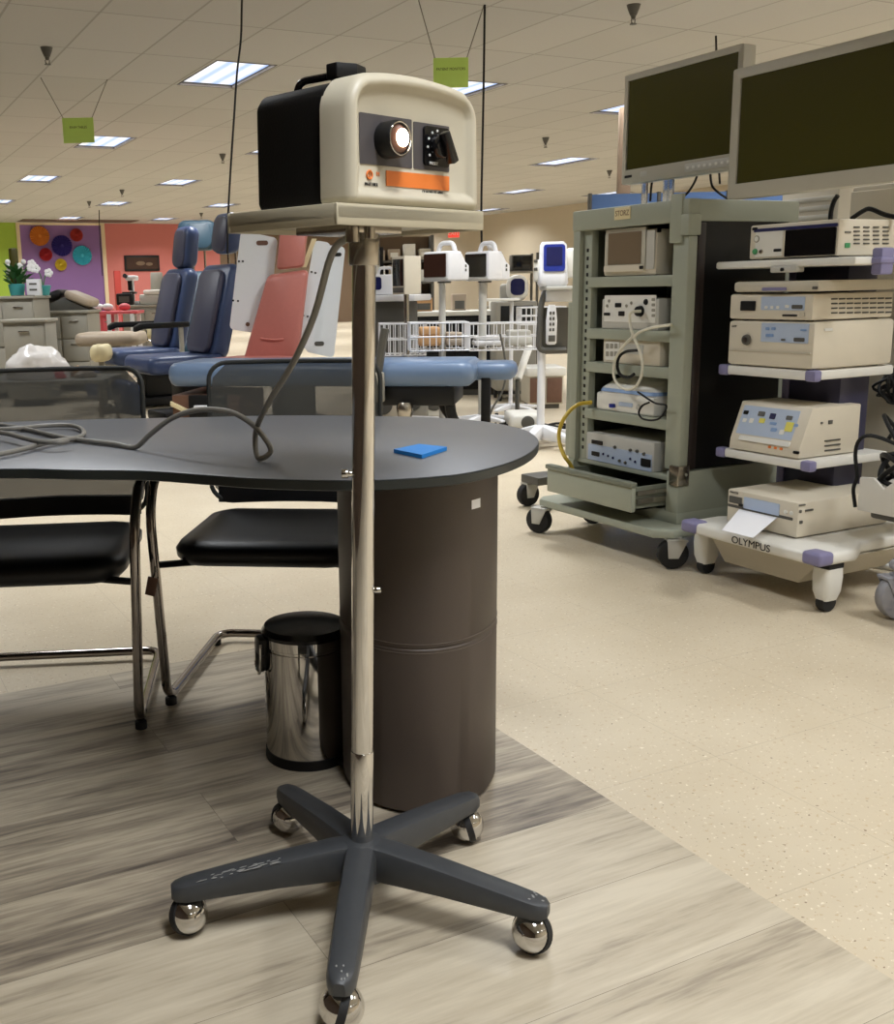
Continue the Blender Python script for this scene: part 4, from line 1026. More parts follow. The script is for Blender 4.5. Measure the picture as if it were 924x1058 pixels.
# units behind the tower
bx_ = thing('storage_cabinet', 'plain beige cabinet standing behind the endoscopy tower at the right edge', 'cabinet', (3.6, 2.86, 0), -90)
M().box((0, 0, .06), (.95, .5, 1.41), .01).build('body', 'dev_side', bx_); M().box((.02, .02, 0), (.93, .48, .06)).build('plinth', 'grey_dark', bx_)
for x in (.01, .48):
    d_ = M().box((x, -.018, .08), (x+.455, -.001, 1.39), .004).build('door', 'dev_cream', bx_); M().box((x+(.4 if x < .1 else .03), -.03, .7), (x+(.415 if x < .1 else .045), -.018, .85), .003).build('handle', 'steel', d_)
lw = thing('louvered_unit', 'grey louvered unit seen between the green cabinet top and the beige cabinet', 'appliance', (3.9, 3.46, 0), -90)
M().box((0, 0, .0), (.30, .4, 1.47), .008).build('body', 'dev_side', lw)
for i in range(4): M().box((.02, -.008, 1.28+i*.038), (.28, .0, 1.30+i*.038), .002).build('louver', 'dev_grey', lw)
ec = thing('equipment_cart', 'grey wheeled cart whose caster pokes in at the right edge', 'cart', tuple(atz(913, 641)), -90)
caster(ec, 0, .03, .075, .045, 250, 'grey_caster', 'grey_caster', .14)
b = M(); b.prism([(-.02, .02), (.25, -.02), (.5, .2), (.3, .4)], 'z', .16, .2, .015, 3); b.build('base_leg', 'grey_caster', ec)
fb = thing('foot_pedal', 'white and navy foot pedal on the floor behind the grey caster', 'foot pedal', tuple(atz(925, 588)), -70)
b = M(); b.prism(rrect(.26, .2, .06, 6, 0, .06), 'z', 0, .022, .008, 3); b.build('base_plate', 'dev_white', fb); b = M(); b.prism(rrect(.2, .14, .05, 6, 0, .06), 'z', .022, .05, .012, 3); b.build('tread', 'navy_strip', fb)

# ------------------------------------------------------------------ exam chairs and tables behind
def slab(m_, secs):
    # loft of rounded rectangles given as (centre, ux, uy, w, h, r)
    m_.loft([[c+ux*a+uy*b for a, b in rrect(w, h, r, 5)] for c, ux, uy, w, h, r in secs]); return m_
def cushion(p0, p1, nrm, w, th, r=None, side=None):
    # padded slab running p0 -> p1, with the face towards nrm
    p0, p1, nrm = Vector(p0), Vector(p1), Vector(nrm); d = (p1-p0); L = d.length; d.normalize()
    x = d.cross(nrm).normalized(); nrm = x.cross(d).normalized()
    m_ = M(); rr = r or min(th*.48, .06); c = (p0+p1)/2
    out = []
    for t, i in ((0, rr), (th*.12, rr*.35), (th*.35, 0), (th*.65, 0), (th*.88, rr*.35), (th, rr)):
        out.append([c+nrm*t+x*a+d*b for a, b in rrect(w-2*i*.6, L-2*i*.6, max(.02, .09-i*.6), 5)])
    return m_.loft(out)
def exam_chair(label, P, rz, face, side, hz, group, w=.52, arm=False, foot=True, th=.13, seatc=None, hw=.36, lean=.2):
    t = thing('exam_chair', label, 'exam chair', P, rz, group)
    cushion((0, -.60, .42), (0, .08, .42), (0, 0, 1), w+.06, .14).build('seat', seatc or side, t, 60)
    b = cushion((0, .10, .50), (0, .10+lean, 1.27), (0, -1, lean*.9), w, th); bo = b.build('backrest', side, t, 60)
    fp = cushion((0, .085, .56), (0, .085+lean*.9, 1.24), (0, -1, lean*.9), w*.72, .05); fp.X = Matrix.Identity(4)
    fo = fp.build('back_pad', face, t, 60); fo.location = (0, -th*.82+.0, 0)
    h = cushion((0, .10+lean+.02, hz[0]), (0, .10+lean+.07, hz[1]), (0, -1, .15), hw, .13); ho = h.build('headrest', side, t, 60)
    h = cushion((0, .10+lean+.02, hz[0]+.02), (0, .10+lean+.07, hz[1]-.02), (0, -1, .15), hw*.74, .04); hf = h.build('headrest_pad', face, ho, 60); hf.location = (0, -.105, 0)
    st = M(); 
    for x in (-.07, .07): st.cyl((x, .12+lean, 1.2), (x, .12+lean, hz[0]+.05), .012, n=10)
    st.build('headrest_post', 'steel', t)
    bs = M(); bs.box((-.2, -.45, .02), (.2, .25, .1), .02); bs.box((-.13, -.25, .1), (.13, .15, .42), .02); bs.build('pedestal', 'black', t)
    if foot: cushion((0, -.62, .10), (0, -.66, .38), (0, -1, 0), w*.8, .1).build('leg_pad', side, t, 60)
    if arm:
        for sx in (-1, 1):
            x = sx*(w/2+.06)
            a = M(); a.prism([(-.42, .77), (-.36, .80), (.12, .80), (.12, .75), (-.34, .745), (-.42, .72)], 'x', x-.035, x+.035, .012); ar = a.build('armrest', 'black', t)
            M().box((x-.015, .02, .42), (x+.015, .06, .75), .004).build('arm_post', 'dev_grey', ar)
    return t
pa = floor_at(206, 8.9)
exam_chair('navy blue exam chair with tall headrest next to the white board', (pa.x, pa.y, 0), -84, 'navy_face', 'navy_vinyl', (1.37, 1.70), 'navy exam chairs', w=.6)
pb = floor_at(166, 10.1)
exam_chair('navy blue exam chair with black armrests, behind and left of the other navy one', (pb.x, pb.y, 0), -84, 'navy_face', 'navy_vinyl', (1.28, 1.67), 'navy exam chairs', w=.56, arm=True)
pc = floor_at(206, 11.4)
exam_chair('teal exam chair whose wide headrest shows between the two navy headrests', (pc.x, pc.y, 0), -20, 'teal_vinyl', 'teal_vinyl', (1.50, 1.82), 'exam chairs in the row', hw=.42, foot=False)

# salmon chair with white boards
DS = 8.0
ps = floor_at(300, DS)
sc = thing('exam_chair', 'salmon pink exam chair with white side boards', 'exam chair', (ps.x, ps.y, 0), 0, 'exam chairs in the row')
def quad_pad(px, D, th, mt, name, par, r=.03, puff=True, front=0.):
    # px in order TL TR BR BL; padded panel facing the viewer's side, thickness going back
    Q = [atd(x, y, D) for x, y in px]; P0 = par.location
    n = (Q[1]-Q[0]).cross(Q[3]-Q[0]).normalized()
    if n.dot(Vector((FW[0], FW[1], 0))) < 0: n = -n
    pts = []
    for i in range(4):
        a, b, c = Q[i-1], Q[i], Q[(i+1) % 4]; u, v = (a-b).normalized()*r, (c-b).normalized()*r
        for k in range(6):
            t_ = k/5; pts.append((b+u)*(1-t_)**2+b*2*t_*(1-t_)+(b+v)*t_*t_-P0)
    cen_ = sum(pts, Vector())/len(pts)
    def L(s, t_): return [cen_+(p-cen_)*s+n*t_ for p in pts]
    m_ = M()
    if puff: m_.loft([L(.90, front), L(.97, front+th*.12), L(1, front+th*.4), L(1, front+th*.7), L(.96, front+th)])
    else: m_.loft([L(1, front), L(1, front+th)])
    return m_.build(name, mt, par, 50 if puff else 30), Q, n
quad_pad([(276, 284), (319, 278), (308, 374), (250, 376)], DS, .12, 'salmon_vinyl', 'backrest', sc, .05)
sm_ = M().tube([atd(269, 349.5, DS-.004)-sc.location, atd(281, 351, DS-.008)-sc.location, atd(293, 350.5, DS-.004)-sc.location], .008, 6, k=3); sm_.build('seam', 'salmon_vinyl', sc)
quad_pad([(289, 236), (318, 234), (314, 276), (285, 279)], DS, .12, 'salmon_vinyl', 'headrest', sc, .04)
quad_pad([(322, 246), (327, 246), (316, 276), (311, 276)], DS, .06, 'cream_vinyl', 'headrest_mount', sc, .005, False, .08)
w1_ = quad_pad([(249, 238), (287, 246), (276, 346), (237, 340)], DS+.12, .02, 'board_white', 'side_board', sc, .04, False)
w2_ = quad_pad([(325, 248), (342, 251), (321, 362), (306, 358)], DS+.1, .02, 'board_white', 'side_board', sc, .04, False)
w3_ = quad_pad([(338, 253), (357, 255), (345, 370), (315, 363)], DS+.18, .02, 'board_white', 'side_board', sc, .04, False)
def mark(par, px, D, rx, rz, mt, name):
    q = atd(px[0], px[1], D)-par.location
    n = Vector((FW[0], FW[1], 0)); r_ = Vector((RT[0], RT[1], 0)); u = Vector((0, 0, 1))
    m_ = M(); m_.loft([[q+r_*a+u*b+n*t_ for a, b in rrect(2*rx, 2*rz, min(rx, rz)*.95, 4)] for t_ in (-.004, .03)]); return m_.build(name, mt, par)
for o, px, D, rx, rz, m_ in ((w1_[0], (271, 251), DS+.12, .045, .017, 'wood_dark'), (w1_[0], (256, 335), DS+.12, .016, .016, 'wood_dark'), (w3_[0], (330, 355), DS+.18, .038, .017, 'grey_dark'), (w3_[0], (349, 263), DS+.18, .03, .014, 'black')):
    k_ = mark(sc, px, D, rx, rz, m_, 'hand_hole'); k_.parent = o; 
for o, D, L_ in ((w1_[0], DS+.12, ((247, 270), (251, 270), (241, 310.5), (246, 311))), (w2_[0], DS+.1, ((322, 281), (326, 282), (313.5, 326), (318, 327)))):
    for q in L_: k_ = mark(sc, q, D, .008, .008, 'black', 'screw_hole'); k_.parent = o
ss = cushion((0, -.5, 0), (0, .2, 0), (0, 0, 1), .55, .12); ss.build('seat', 'salmon_vinyl', sc, 60, loc=Vector((-.28, .02, .46)), rot=(0, 0, math.radians(-66)))
b = M(); b.box((-.25, -.2, .02), (.25, .2, .12), .03); b.box((-.14, -.12, .12), (.14, .12, .48), .02); b.build('pedestal', 'grey_dark', sc)

# long blue grey exam table
PLf, PRt = atz(168, 380, .50), atz(490, 378, .50)
PLf = atd(170, 395, 6.9); PRt = atd(489, 395, 6.45); PLf.z = PRt.z = 0
dirv = PRt-PLf; LN = dirv.length; az = math.degrees(math.atan2(dirv.y, dirv.x))
et = thing('exam_table', 'long grey blue padded exam table with black base behind the meeting table', 'exam table', PLf, az)
cushion((0, .32, .455), (LN, .32, .455), (0, 0, 1), .62, .15).build('pad', 'bluegrey_vinyl', et, 60)
cushion((LN-.1, .46, .47), (LN+.24, .46, .47), (0, 0, 1), .34, .11).build('arm_pad', 'bluegrey_vinyl', et, 60)
b = M(); b.box((LN-.66, .05, .33), (LN-.12, .55, .46), .02); b.build('lift_frame', 'black', et)
b = M(); b.tube([(LN-.16, .1, .36), (LN-.14, .1, .25), (LN-.05, .1, .12), (LN+.1, .1, .04)], .035, 8, k=3); b.tube([(LN-.3, .5, .4), (LN-.2, .5, .2), (LN+.05, .5, .04)], .03, 8, k=3); b.build('scissor_leg', 'black', et)
M().box((LN+.02, .3, .0), (LN+.08, .36, .5), .006).build('support_leg', 'black', et)
b = M(); b.box((.03, .03, .0), (.5, .6, .40), .015); cabn = b.build('base_cabinet', 'wood_dark', et)
M().prism([(.03, .36), (.16, .30), (.16, .27), (.03, .33)], 'y', .0, .03, .004).build('rail', 'cream_vinyl', cabn)
M().box((.16, .0, .05), (.42, .04, .40), .006).build('drawer_front', 'black', cabn); M().box((.2, -.02, .30), (.31, .005, .335), .008).build('drawer_handle', 'white_plastic', cabn)
b = M(); b.lathe([(.001, .0), (.022, .0), (.05, .1), (.055, .14), (.04, .17), (.001, .17)], 20, (0, 0, 0)); b.build('lift_knob', 'steel', et, loc=(LN-.43, .0, .19))
M().box((LN-.66, -.035, .36), (LN-.56, .03, .55), .012).build('clamp', 'steel_grey', et)
M().tube([(LN-.60, 0, .54), (LN-.58, 0, .66), (LN-.55, 0, .82)], .028, 8).build('arm_paddle', 'grey_dark', et)

# ------------------------------------------------------------------ left background
def simple_table(name, label, px0, px1, yt, D, th, mt, depth=.6, legs='pedestal', cat='exam table', group=None, base='steel_grey', wide=None):
    a = atd(px0, yt, D); b_ = atd(px1, yt, D); w = (b_-a).length
    t = thing(name, label, cat, (a.x, a.y, 0), math.degrees(math.atan2(b_.y-a.y, b_.x-a.x)), group)
    cushion((0, depth/2, a.z-th), (w, depth/2, a.z-th), (0, 0, 1), depth, th).build('pad', mt, t, 60)
    m_ = M(); m_.box((w*.2, .08, .0), (w*.8, depth-.08, .08), .02); m_.box((w*.32, .15, .08), (w*.68, depth-.15, a.z-th), .02); m_.build('pedestal', base, t)
    return t
simple_table('exam_table', 'tan padded exam table end left of the navy chairs', 75, 142, 345, 10.6, .13, 'tan_vinyl')
simple_table('exam_table', 'cream padded exam table end just below the tan one', 90, 109, 357, 9.3, .15, 'cream_vinyl', depth=.35)
def cabinet_at(label, x0, x1, yt, D, depth, mt, nd=2, name='drawer_cabinet', cat='cabinet', handles='steel', rows=2):
    a = atd(x0, yt, D); b_ = atd(x1, yt, D); w = (b_-a).length; h = (a.z+b_.z)/2
    t = thing(name, label, cat, (a.x, a.y, 0), math.degrees(math.atan2(b_.y-a.y, b_.x-a.x)))
    M().box((0, 0, .06), (w, depth, h-.03), .01).build('body', mt, t); M().box((-.02, -.03, h-.03), (w+.02, depth+.01, h), .006).build('worktop', mt, t); M().box((.03, .03, 0), (w-.03, depth-.03, .06)).build('plinth', 'grey_dark', t)
    for i in range(nd):
        for j in range(rows):
            z0, z1 = .08+(h-.13)*j/rows, .08+(h-.13)*(j+1)/rows-.015
            d_ = M().box((w*i/nd+.012, -.016, z0), (w*(i+1)/nd-.012, -.001, z1), .004).build('door', mt, t)
            M().box((w*(i+.5)/nd-.05, -.03, z1-.06), (w*(i+.5)/nd+.05, -.016, z1-.045), .003).build('handle', handles, d_)
    return t, w, h, a
def on(tup, u, v):  # world point on the worktop
    t, w, h, a = tup; an = t.rotation_euler.z; x, y = w*u, v
    return Vector((t.location.x+math.cos(an)*x-math.sin(an)*y, t.location.y+math.sin(an)*x+math.cos(an)*y, h))
cA = cabinet_at('tall grey metal cabinet at the far left with two dark slots in its top', -30, 34, 306, 11.0, .6, 'steel_grey', 2)
for u in (.72, .9): M().box((cA[1]*u-.05, .02, cA[2]), (cA[1]*u+.05, .12, cA[2]+.006), .002).build('slot', 'black', cA[0])
cB = cabinet_at('grey metal cabinet run with drawers below the folded dark pad', 34, 90, 321, 11.8, .6, 'steel_grey', 2, rows=3)
cC = cabinet_at('low grey metal stand in front of the tall grey cabinet at the far left', 2, 46, 330, 10.2, .4, 'steel_grey', 1)
P = on(cB, .0, .1)
fp = thing('exam_pad', 'folded dark navy and tan padded top lying on the grey cabinets', 'pad', tuple(P), math.degrees(cB[0].rotation_euler.z))
w = cB[1]
cushion((-.03, .25, .03), (w*.5, .25, .17), (-.2, 0, 1), .5, .08).build('dark_cushion', 'black', fp, 60)
cushion((w*.5, .25, .15), (w*1.0, .25, .02), (.2, 0, 1), .5, .09).build('tan_cushion', 'tan_vinyl', fp, 60)
M().prism([(-.03, .0), (w*.98, .0), (w*.5, .14)], 'y', .05, .45, .004).build('wedge_frame', 'grey_dark', fp)
P = on(cA, .16, .3)
# plant, orchid box, teal pot
pp = floor_at(5, 11.3); pz = cA[2]
plant = thing('potted_plant', 'green leafy plant with white blossoms before the green wall', 'plant', (on(cA, .55, .42).x, on(cA, .55, .42).y, pz))
M().lathe([(.001, 0), (.07, 0), (.09, .12), (.08, .125), (.001, .11)], 20).build('pot', 'teal', plant)
lf = M(); rr = random.Random(5)
for i in range(46):
    a = rr.random()*2*PI; r0 = .02+.05*rr.random(); r1 = r0+.06+.1*rr.random(); z0 = .1+.14*rr.random(); z1 = z0+.02+.12*rr.random()
    d_ = Vector((math.cos(a), math.sin(a), 0)); s_ = Vector((-math.sin(a), math.cos(a), 0))*.025
    p0_, p1_ = d_*r0+Vector((0, 0, z0)), d_*r1+Vector((0, 0, z1)); mid = (p0_+p1_)/2+Vector((0, 0, .02))
    lf.loft([[p0_, mid-s_, p1_, mid+s_], [p0_+Vector((0, 0, .003)), mid-s_+Vector((0, 0, .003)), p1_+Vector((0, 0, .003)), mid+s_+Vector((0, 0, .003))]])
lf.build('leaves', 'leaf', plant)
fl_ = M()
for i in range(9):
    a = rr.random()*2*PI; fl_.sph((.09*math.cos(a), .09*math.sin(a), .24+.12*rr.random()), .028, n=8)
fl_.build('blossoms', 'white', plant); M().cyl((0, .05, .1), (0, .05, .5), .05, .045, 14, .01).build('dark_bottle', 'screen_olive', plant)
ob = thing('carton', 'small white carton with dark writing before the purple wall', 'box', tuple(on(cA, .88, .3)), math.degrees(cA[0].rotation_euler.z))
M().box((-.06, -.04, 0), (.08, .05, .17), .004).build('carton_body', 'white_plastic', ob)
for z in (.05, .11): M().box((-.03, -.042, z), (.05, -.04, z+.02)).build('print_band', 'grey_dark', ob)
orc = thing('orchid', 'white orchid stems in a teal pot before the purple wall', 'plant', tuple(on(cA, .99, .42)))
M().lathe([(.001, 0), (.06, 0), (.085, .1), (.075, .105), (.001, .09)], 20).build('pot', 'teal', orc)
s_ = M(); s_.tube([(0, 0, .09), (-.02, 0, .22), (-.09, 0, .33)], .006, 6, k=3); s_.tube([(0, 0, .09), (.03, 0, .2), (.06, 0, .24)], .006, 6, k=3); s_.build('stem', 'leaf', orc)
for c_ in ((-.10, 0, .33), (-.06, 0, .28), (.07, 0, .235), (-.11, 0, .29)):
    f_ = M()
    for i in range(5):
        a = i*2*PI/5; f_.sph((c_[0]+.025*math.cos(a), c_[1], c_[2]+.025*math.sin(a)), .024, (1, .4, 1), 8)
    f_.build('blossom', 'white', orc)
# plastic wrapped bundle and cloths
wb = thing('wrapped_bundle', 'heap wrapped in clear white plastic on a table behind the left chair', 'bundle', (0, 0, 0))
pw = atd(38, 384, 8.6); wb.location = (pw.x, pw.y, pw.z-.05)
t = bmesh.new(); bmesh.ops.create_uvsphere(t, u_segments=36, v_segments=20, radius=1); rr = random.Random(9)
from mathutils import noise as mnoise
for v in t.verts:
    k = 1+.14*mnoise.noise(v.co*2.3)+.07*mnoise.noise(v.co*6)
    v.co = Vector((v.co.x*.27*k, v.co.y*.24*k, max(-.0, .02+v.co.z*.24*k)))
t.transform(Matrix.Rotation(math.radians(-26), 4, 'Z')); b = M(); b._add(t); b.build('plastic_cover', 'plastic_wrap', wb, 60)
tz = wb.location.z
lt = thing('low_table', 'low work table holding the plastic wrapped heap, seen through the left chair back', 'table', (pw.x, pw.y, 0), -26)
M().box((-.5, -.35, tz-.03), (.62, .35, tz-.001), .006).build('tabletop', 'steel_grey', lt)
for x in (-.46, .58):
    for y in (-.31, .31): M().cyl((x, y, 0), (x, y, tz-.03), .018, n=10).build('leg', 'steel', lt)
for (px, py, sx, sy, sz, mt, lb, dd) in ((57, 381, .09, .06, .06, 'pink_red', 'crumpled red cloth beside the plastic wrapped heap', -.1), (78, 372, .07, .06, .07, 'wood', 'tan paper roll bundle right of the plastic wrapped heap', .1), (88, 380, .09, .06, .05, 'tan_vinyl', 'folded tan towel right of the red cloth', -.05)):
    q = atd(px, py, 8.6+dd); t = bmesh.new(); bmesh.ops.create_uvsphere(t, u_segments=20, v_segments=12, radius=1)
    for v in t.verts:
        k = 1+.2*mnoise.noise(v.co*2.1+Vector((px, 0, 0))); v.co = Vector((v.co.x*sx*k, v.co.y*sy*k, max(0, .01+v.co.z*sz*k)))
    b = M(); b._add(t); o = b.build('cloth', mt, None, 60, (q.x, q.y, tz)); tag(o, lb, 'cloth')

# wall decorations: paper fans on the purple wall
for (px, py, r, mt, lb) in ((40.5, 244, 9, 'fan_orange', 'orange paper fan on the purple wall'), (63.5, 254, 9.5, 'fan_navy', 'dark indigo paper fan at the middle of the purple wall'), (78.5, 243, 6, 'fan_brick', 'brick red paper fan at the upper right of the purple wall'), (47, 263, 6, 'fan_red', 'deep red paper fan under the orange one'), (84.5, 264, 9, 'fan_teal', 'teal paper fan at the right of the purple wall'), (62.5, 273.5, 5.5, 'fan_yellow', 'small yellow paper fan lowest on the purple wall')):
    c = aty(px, py, Y1); R_ = r*31/1073.*1.06
    t = thing('paper_fan', lb, 'paper fan', (c.x, Y1-.06, c.z), 0, 'paper fans on the purple wall')
    n = 48; L = []
    for r_, amp in ((.02, .0), (R_*.3, .02), (R_*.65, .035), (R_, .05)):
        L.append([Vector((r_*math.cos(2*PI*i/n), (amp if i % 2 else -amp)*.6-.01, r_*math.sin(2*PI*i/n))) for i in range(n)])
    b = M(); b.loft(L, True, False); b.build('pleats', mt, t, 10)
    M().cyl((0, -.03, 0), (0, .055, 0), R_*.16, n=20).build('centre_button', mt, t)
# framed picture on the coral wall
a, c = aty(128, 264, Y1), aty(165, 280, Y1)
pic = thing('framed_picture', 'wide dark framed picture on the coral wall', 'picture', (a.x, Y1, c.z))
w, h = c.x-a.x, a.z-c.z
M().box((0, -.04, 0), (w, -.001, h), .006).build('frame', 'black', pic); M().box((.06, -.046, .06), (w-.06, -.04, h-.06)).build('canvas', 'screen_brown', pic)
for x, z, r_ in ((w*.45, h*.5, .09), (w*.7, h*.45, .07)): M().sph((x, -.046, z), r_, (1.6, .06, .7), 14).build('painted_shape', 'wall_brown', pic)
# things in front of the coral wall
dk = cabinet_at('grey desk under the equipment before the coral wall', 126, 172, 315, 14.5, .7, 'steel_grey', 2)
sg = thing('stadiometer', 'dark upright measuring rod standing before the coral wall', 'medical device', floor_at(122, 16.6))
M().box((-.05, -.03, 0), (.05, .03, 1.42), .006).build('upright', 'fan_brick', sg); M().box((-.2, -.2, 0), (.2, .2, .05), .01).build('base_plate', 'grey_dark', sg)
def put(tup, u, v): return tuple(on(tup, u, v))
mi = thing('microscope', 'white and black microscope on the desk before the coral wall', 'microscope', put(dk, .12, .3), -26)
b = M(); b.box((-.12, -.1, 0), (.12, .14, .05), .02); b.box((-.03, .06, .05), (.03, .13, .36), .015); b.box((-.05, -.1, .33), (.1, .12, .40), .02); b.build('stand', 'white_plastic', mi)
b = M(); b.cyl((.0, -.04, .2), (.0, -.04, .34), .03, n=14); b.cyl((-.05, -.12, .40), (-.02, -.02, .37), .03, n=14); b.build('optics', 'black', mi); M().box((-.1, -.12, .15), (.08, .04, .18), .006).build('stage', 'black', mi)
mo = thing('desktop_unit', 'cluttered grey instrument with slanted back panels on the desk before the coral wall', 'medical device', put(dk, .62, .25), -26)
M().box((-.16, -.12, 0), (.26, .2, .14), .02).build('case', 'dev_grey', mo); M().box((-.1, -.14, .14), (.2, .1, .2), .02).build('tray', 'dev_white', mo)
M().prism([(.0, .18), (.08, .18), (.14, .42), (.06, .44)], 'x', -.02, .14, .01).build('slanted_panel', 'steel_grey', mo); M().prism([(.0, .14), (.06, .14), (.12, .38), (.06, .38)], 'x', .18, .27, .01).build('slanted_panel', 'steel_grey', mo)
bx_ = thing('desktop_box', 'dark box at the left end of the desk before the coral wall', 'box', put(dk, .02, .15), -26); M().box((-.1, -.1, 0), (.12, .1, .16), .02).build('case', 'black', bx_); M().box((-.06, -.104, .04), (.08, -.1, .12)).build('front_panel', 'grey_dark', bx_)
pk = cabinet_at('pinkish red cabinet under a pale top before the purple and coral walls', 92, 118, 324, 15., .5, 'pink_red', 2)
tb_ = thing('white_leg_table', 'red topped table on white legs in front of the pinkish cabinet', 'table', (0, 0, 0), -26)
q = atd(100, 322, 13.6); tb_.location = (q.x, q.y, 0); zt = q.z
M().box((-.1, 0, zt-.035), (.52, .5, zt), .008).build('tabletop', 'pink_red', tb_)
for x in (.12, .42):
    M().box((x, .0, 0), (x+.05, .05, zt-.035), .004).build('leg', 'white_plastic', tb_)
    M().box((x, .45, 0), (x+.05, .5, zt-.035), .004).build('leg', 'white_plastic', tb_)
for i, (dx, c_, lb) in enumerate(((-.02, 'white', 'white balled linen on the left of the red topped table'), (.1, 'white', 'second white balled linen on the red topped table'), (.32, 'pink_red', 'pink red crumpled cloth on the red topped table'))):
    b = M(); b.sph((0, 0, .05), .07, (1.1, 1, .7), 14); an = math.radians(-26)
    o = b.build('linen', c_, None, 60, (tb_.location.x+math.cos(an)*dx-math.sin(an)*.2, tb_.location.y+math.sin(an)*dx+math.cos(an)*.2, zt)); tag(o, lb, 'linen')
cs_ = thing('cushion_stool', 'cream cushioned stool with a curved steel rail left of the navy armrest chair', 'stool', floor_at(163, 12.0))
q = atd(163, 352, 12.0); b = M(); b.lathe([(.001, q.z), (.16, q.z), (.19, q.z+.05), (.19, q.z+.16), (.15, q.z+.2), (.001, q.z+.2)], 24); b.build('seat', 'cream_vinyl', cs_, 60)
b = M(); b.cyl((0, 0, .04), (0, 0, q.z), .03, n=14); b.cyl((0, 0, 0), (0, 0, .04), .2, n=20); b.build('pedestal', 'steel', cs_)
rl = [atd(x, y, 11.75)-cs_.location for x, y in ((141, 346), (150, 340), (152, 350), (160, 353), (172, 345), (183, 341))]
M().tube(rl, .013, 8, k=4).build('rail', 'steel', cs_)

# ------------------------------------------------------------------ middle background
def wire_basket(par, x0, x1, y0, y1, z0, z1, mt='white_plastic', n=9):
    b = M()
    for z in (z0, (z0+z1)/2, z1):
        b.tube([(x0, y0, z), (x1, y0, z), (x1, y1, z), (x0, y1, z)], .0055, 6, closed=True)
    for i in range(n+1):
        x = x0+(x1-x0)*i/n
        for y in (y0, y1): b.tube([(x, y, z0), (x, y, z1)], .0038, 5)
        b.tube([(x, y0, z0), (x, y1, z0)], .0038, 5)
    m_ = max(3, int(n*(y1-y0)/(x1-x0)))
    for i in range(1, m_):
        y = y0+(y1-y0)*i/m_
        for x in (x0, x1): b.tube([(x, y, z0), (x, y, z1)], .0038, 5)
    return b.build('basket', mt, par)
def roll_stand(name, label, px, D, top_y, base_r=.28, mt='steel', pr=.024, basket=None, rz=-26, cat='stand', shelf_y=None):
    P = floor_at(px, D); zt = zpx(px, top_y, P)
    t = thing(name, label, cat, (P.x, P.y, 0), rz)
    M().cyl((0, 0, .06), (0, 0, zt), pr, n=18).build('pole', mt, t)
    b = M()
    for i in range(5):
        a = 2*PI*i/5+.3; b.X = Matrix.Rotation(a, 4, 'Z'); b.prism([(0, .065), (.02, .11), (base_r, .085), (base_r+.02, .07), (base_r, .062)], 'y', -.022, .022, .006)
    b.build('star_base', 'white_plastic', t)
    for i in range(5):
        a = 2*PI*i/5+.3; x, y = base_r*math.cos(a), base_r*math.sin(a)
        M().cyl((x-.012, y, .028), (x+.012, y, .028), .028, n=16).build('caster', 'rubber', t)
    if basket:
        x0, x1, yt, yb = basket; z1, z0 = zpx(px, yt, P), zpx(px, yb, P); s_ = D/1073.
        wire_basket(t, (x0-px)*s_, (x1-px)*s_, -.13, .13, z0, z1)
    return t, P, zt
def patient_monitor(label, P, zt, rz, screen, s=1., group=None):
    t = thing('patient_monitor', label, 'patient monitor', (P.x, P.y, zt), rz, group)
    b = M(); b.box((-.125*s, -.07*s, .012), (.125*s, .08*s, .225*s), .016, 3); b.prism([(.05*s, .014), (.165*s, .014), (.175*s, .03), (.175*s, .125*s), (.135*s, .15*s), (.10*s, .205*s), (.05*s, .215*s)], 'x', -.112*s, .112*s, .012, 3)
    b.build('case', 'white_plastic', t)
    h = M(); h.tube(fillet([(-.09*s, .05*s, .2*s), (-.06*s, .05*s, .285*s), (.06*s, .05*s, .285*s), (.09*s, .05*s, .2*s)], .03), .017*s, 8); h.build('handle', 'white_plastic', t)
    M().prism(rrect(.215*s, .165*s, .008, 3, -.005*s, .125*s), 'y', -.076*s, -.066*s).build('screen', screen, t)
    M().box((-.12*s, -.074*s, .02*s), (.12*s, -.066*s, .038*s), .004).build('button_bar', 'dev_grey', t)
    b = M(); 
    for z in (.08, .11): b.box((.110*s, .125*s, z*s), (.116*s, .14*s, (z+.02)*s), .002)
    b.build('side_ports', 'grey_dark', t); M().cyl((0, .02, 0), (0, .02, .016), .05*s, n=16).build('mount', 'grey_dark', t)
    return t
# two white monitors on stands
sA = roll_stand('monitor_stand', 'steel pole stand with wire basket carrying the left white patient monitor', 457, 7.3, 292.5, mt='dev_grey', base_r=.22, basket=(423, 482, 333, 361))
patient_monitor('white patient monitor with a reddish brown screen on the left steel pole', sA[1], sA[2], -74, 'screen_brown', .94, 'white patient monitors')
sB = roll_stand('monitor_stand', 'steel pole stand with wire basket carrying the right white patient monitor', 499, 7.9, 292, mt='dev_grey', base_r=.22, basket=(484, 556, 334, 361), pr=.03)
patient_monitor('white patient monitor with a black screen on the right steel pole', sB[1], sB[2], -78, 'screen_black', 1.0, 'white patient monitors')
pr_ = thing('scanner_probe', 'small white probe standing up behind the right white patient monitor', 'probe', tuple(atd(506, 272, 8.1)-Vector((0, 0, .0))))
b = M(); b.cyl((0, 0, -.12), (.0, 0, .10), .014, n=12); b.sph((.01, -.01, .125), .036, (1, 1, .8), 14); b.build('probe_body', 'white_plastic', pr_)
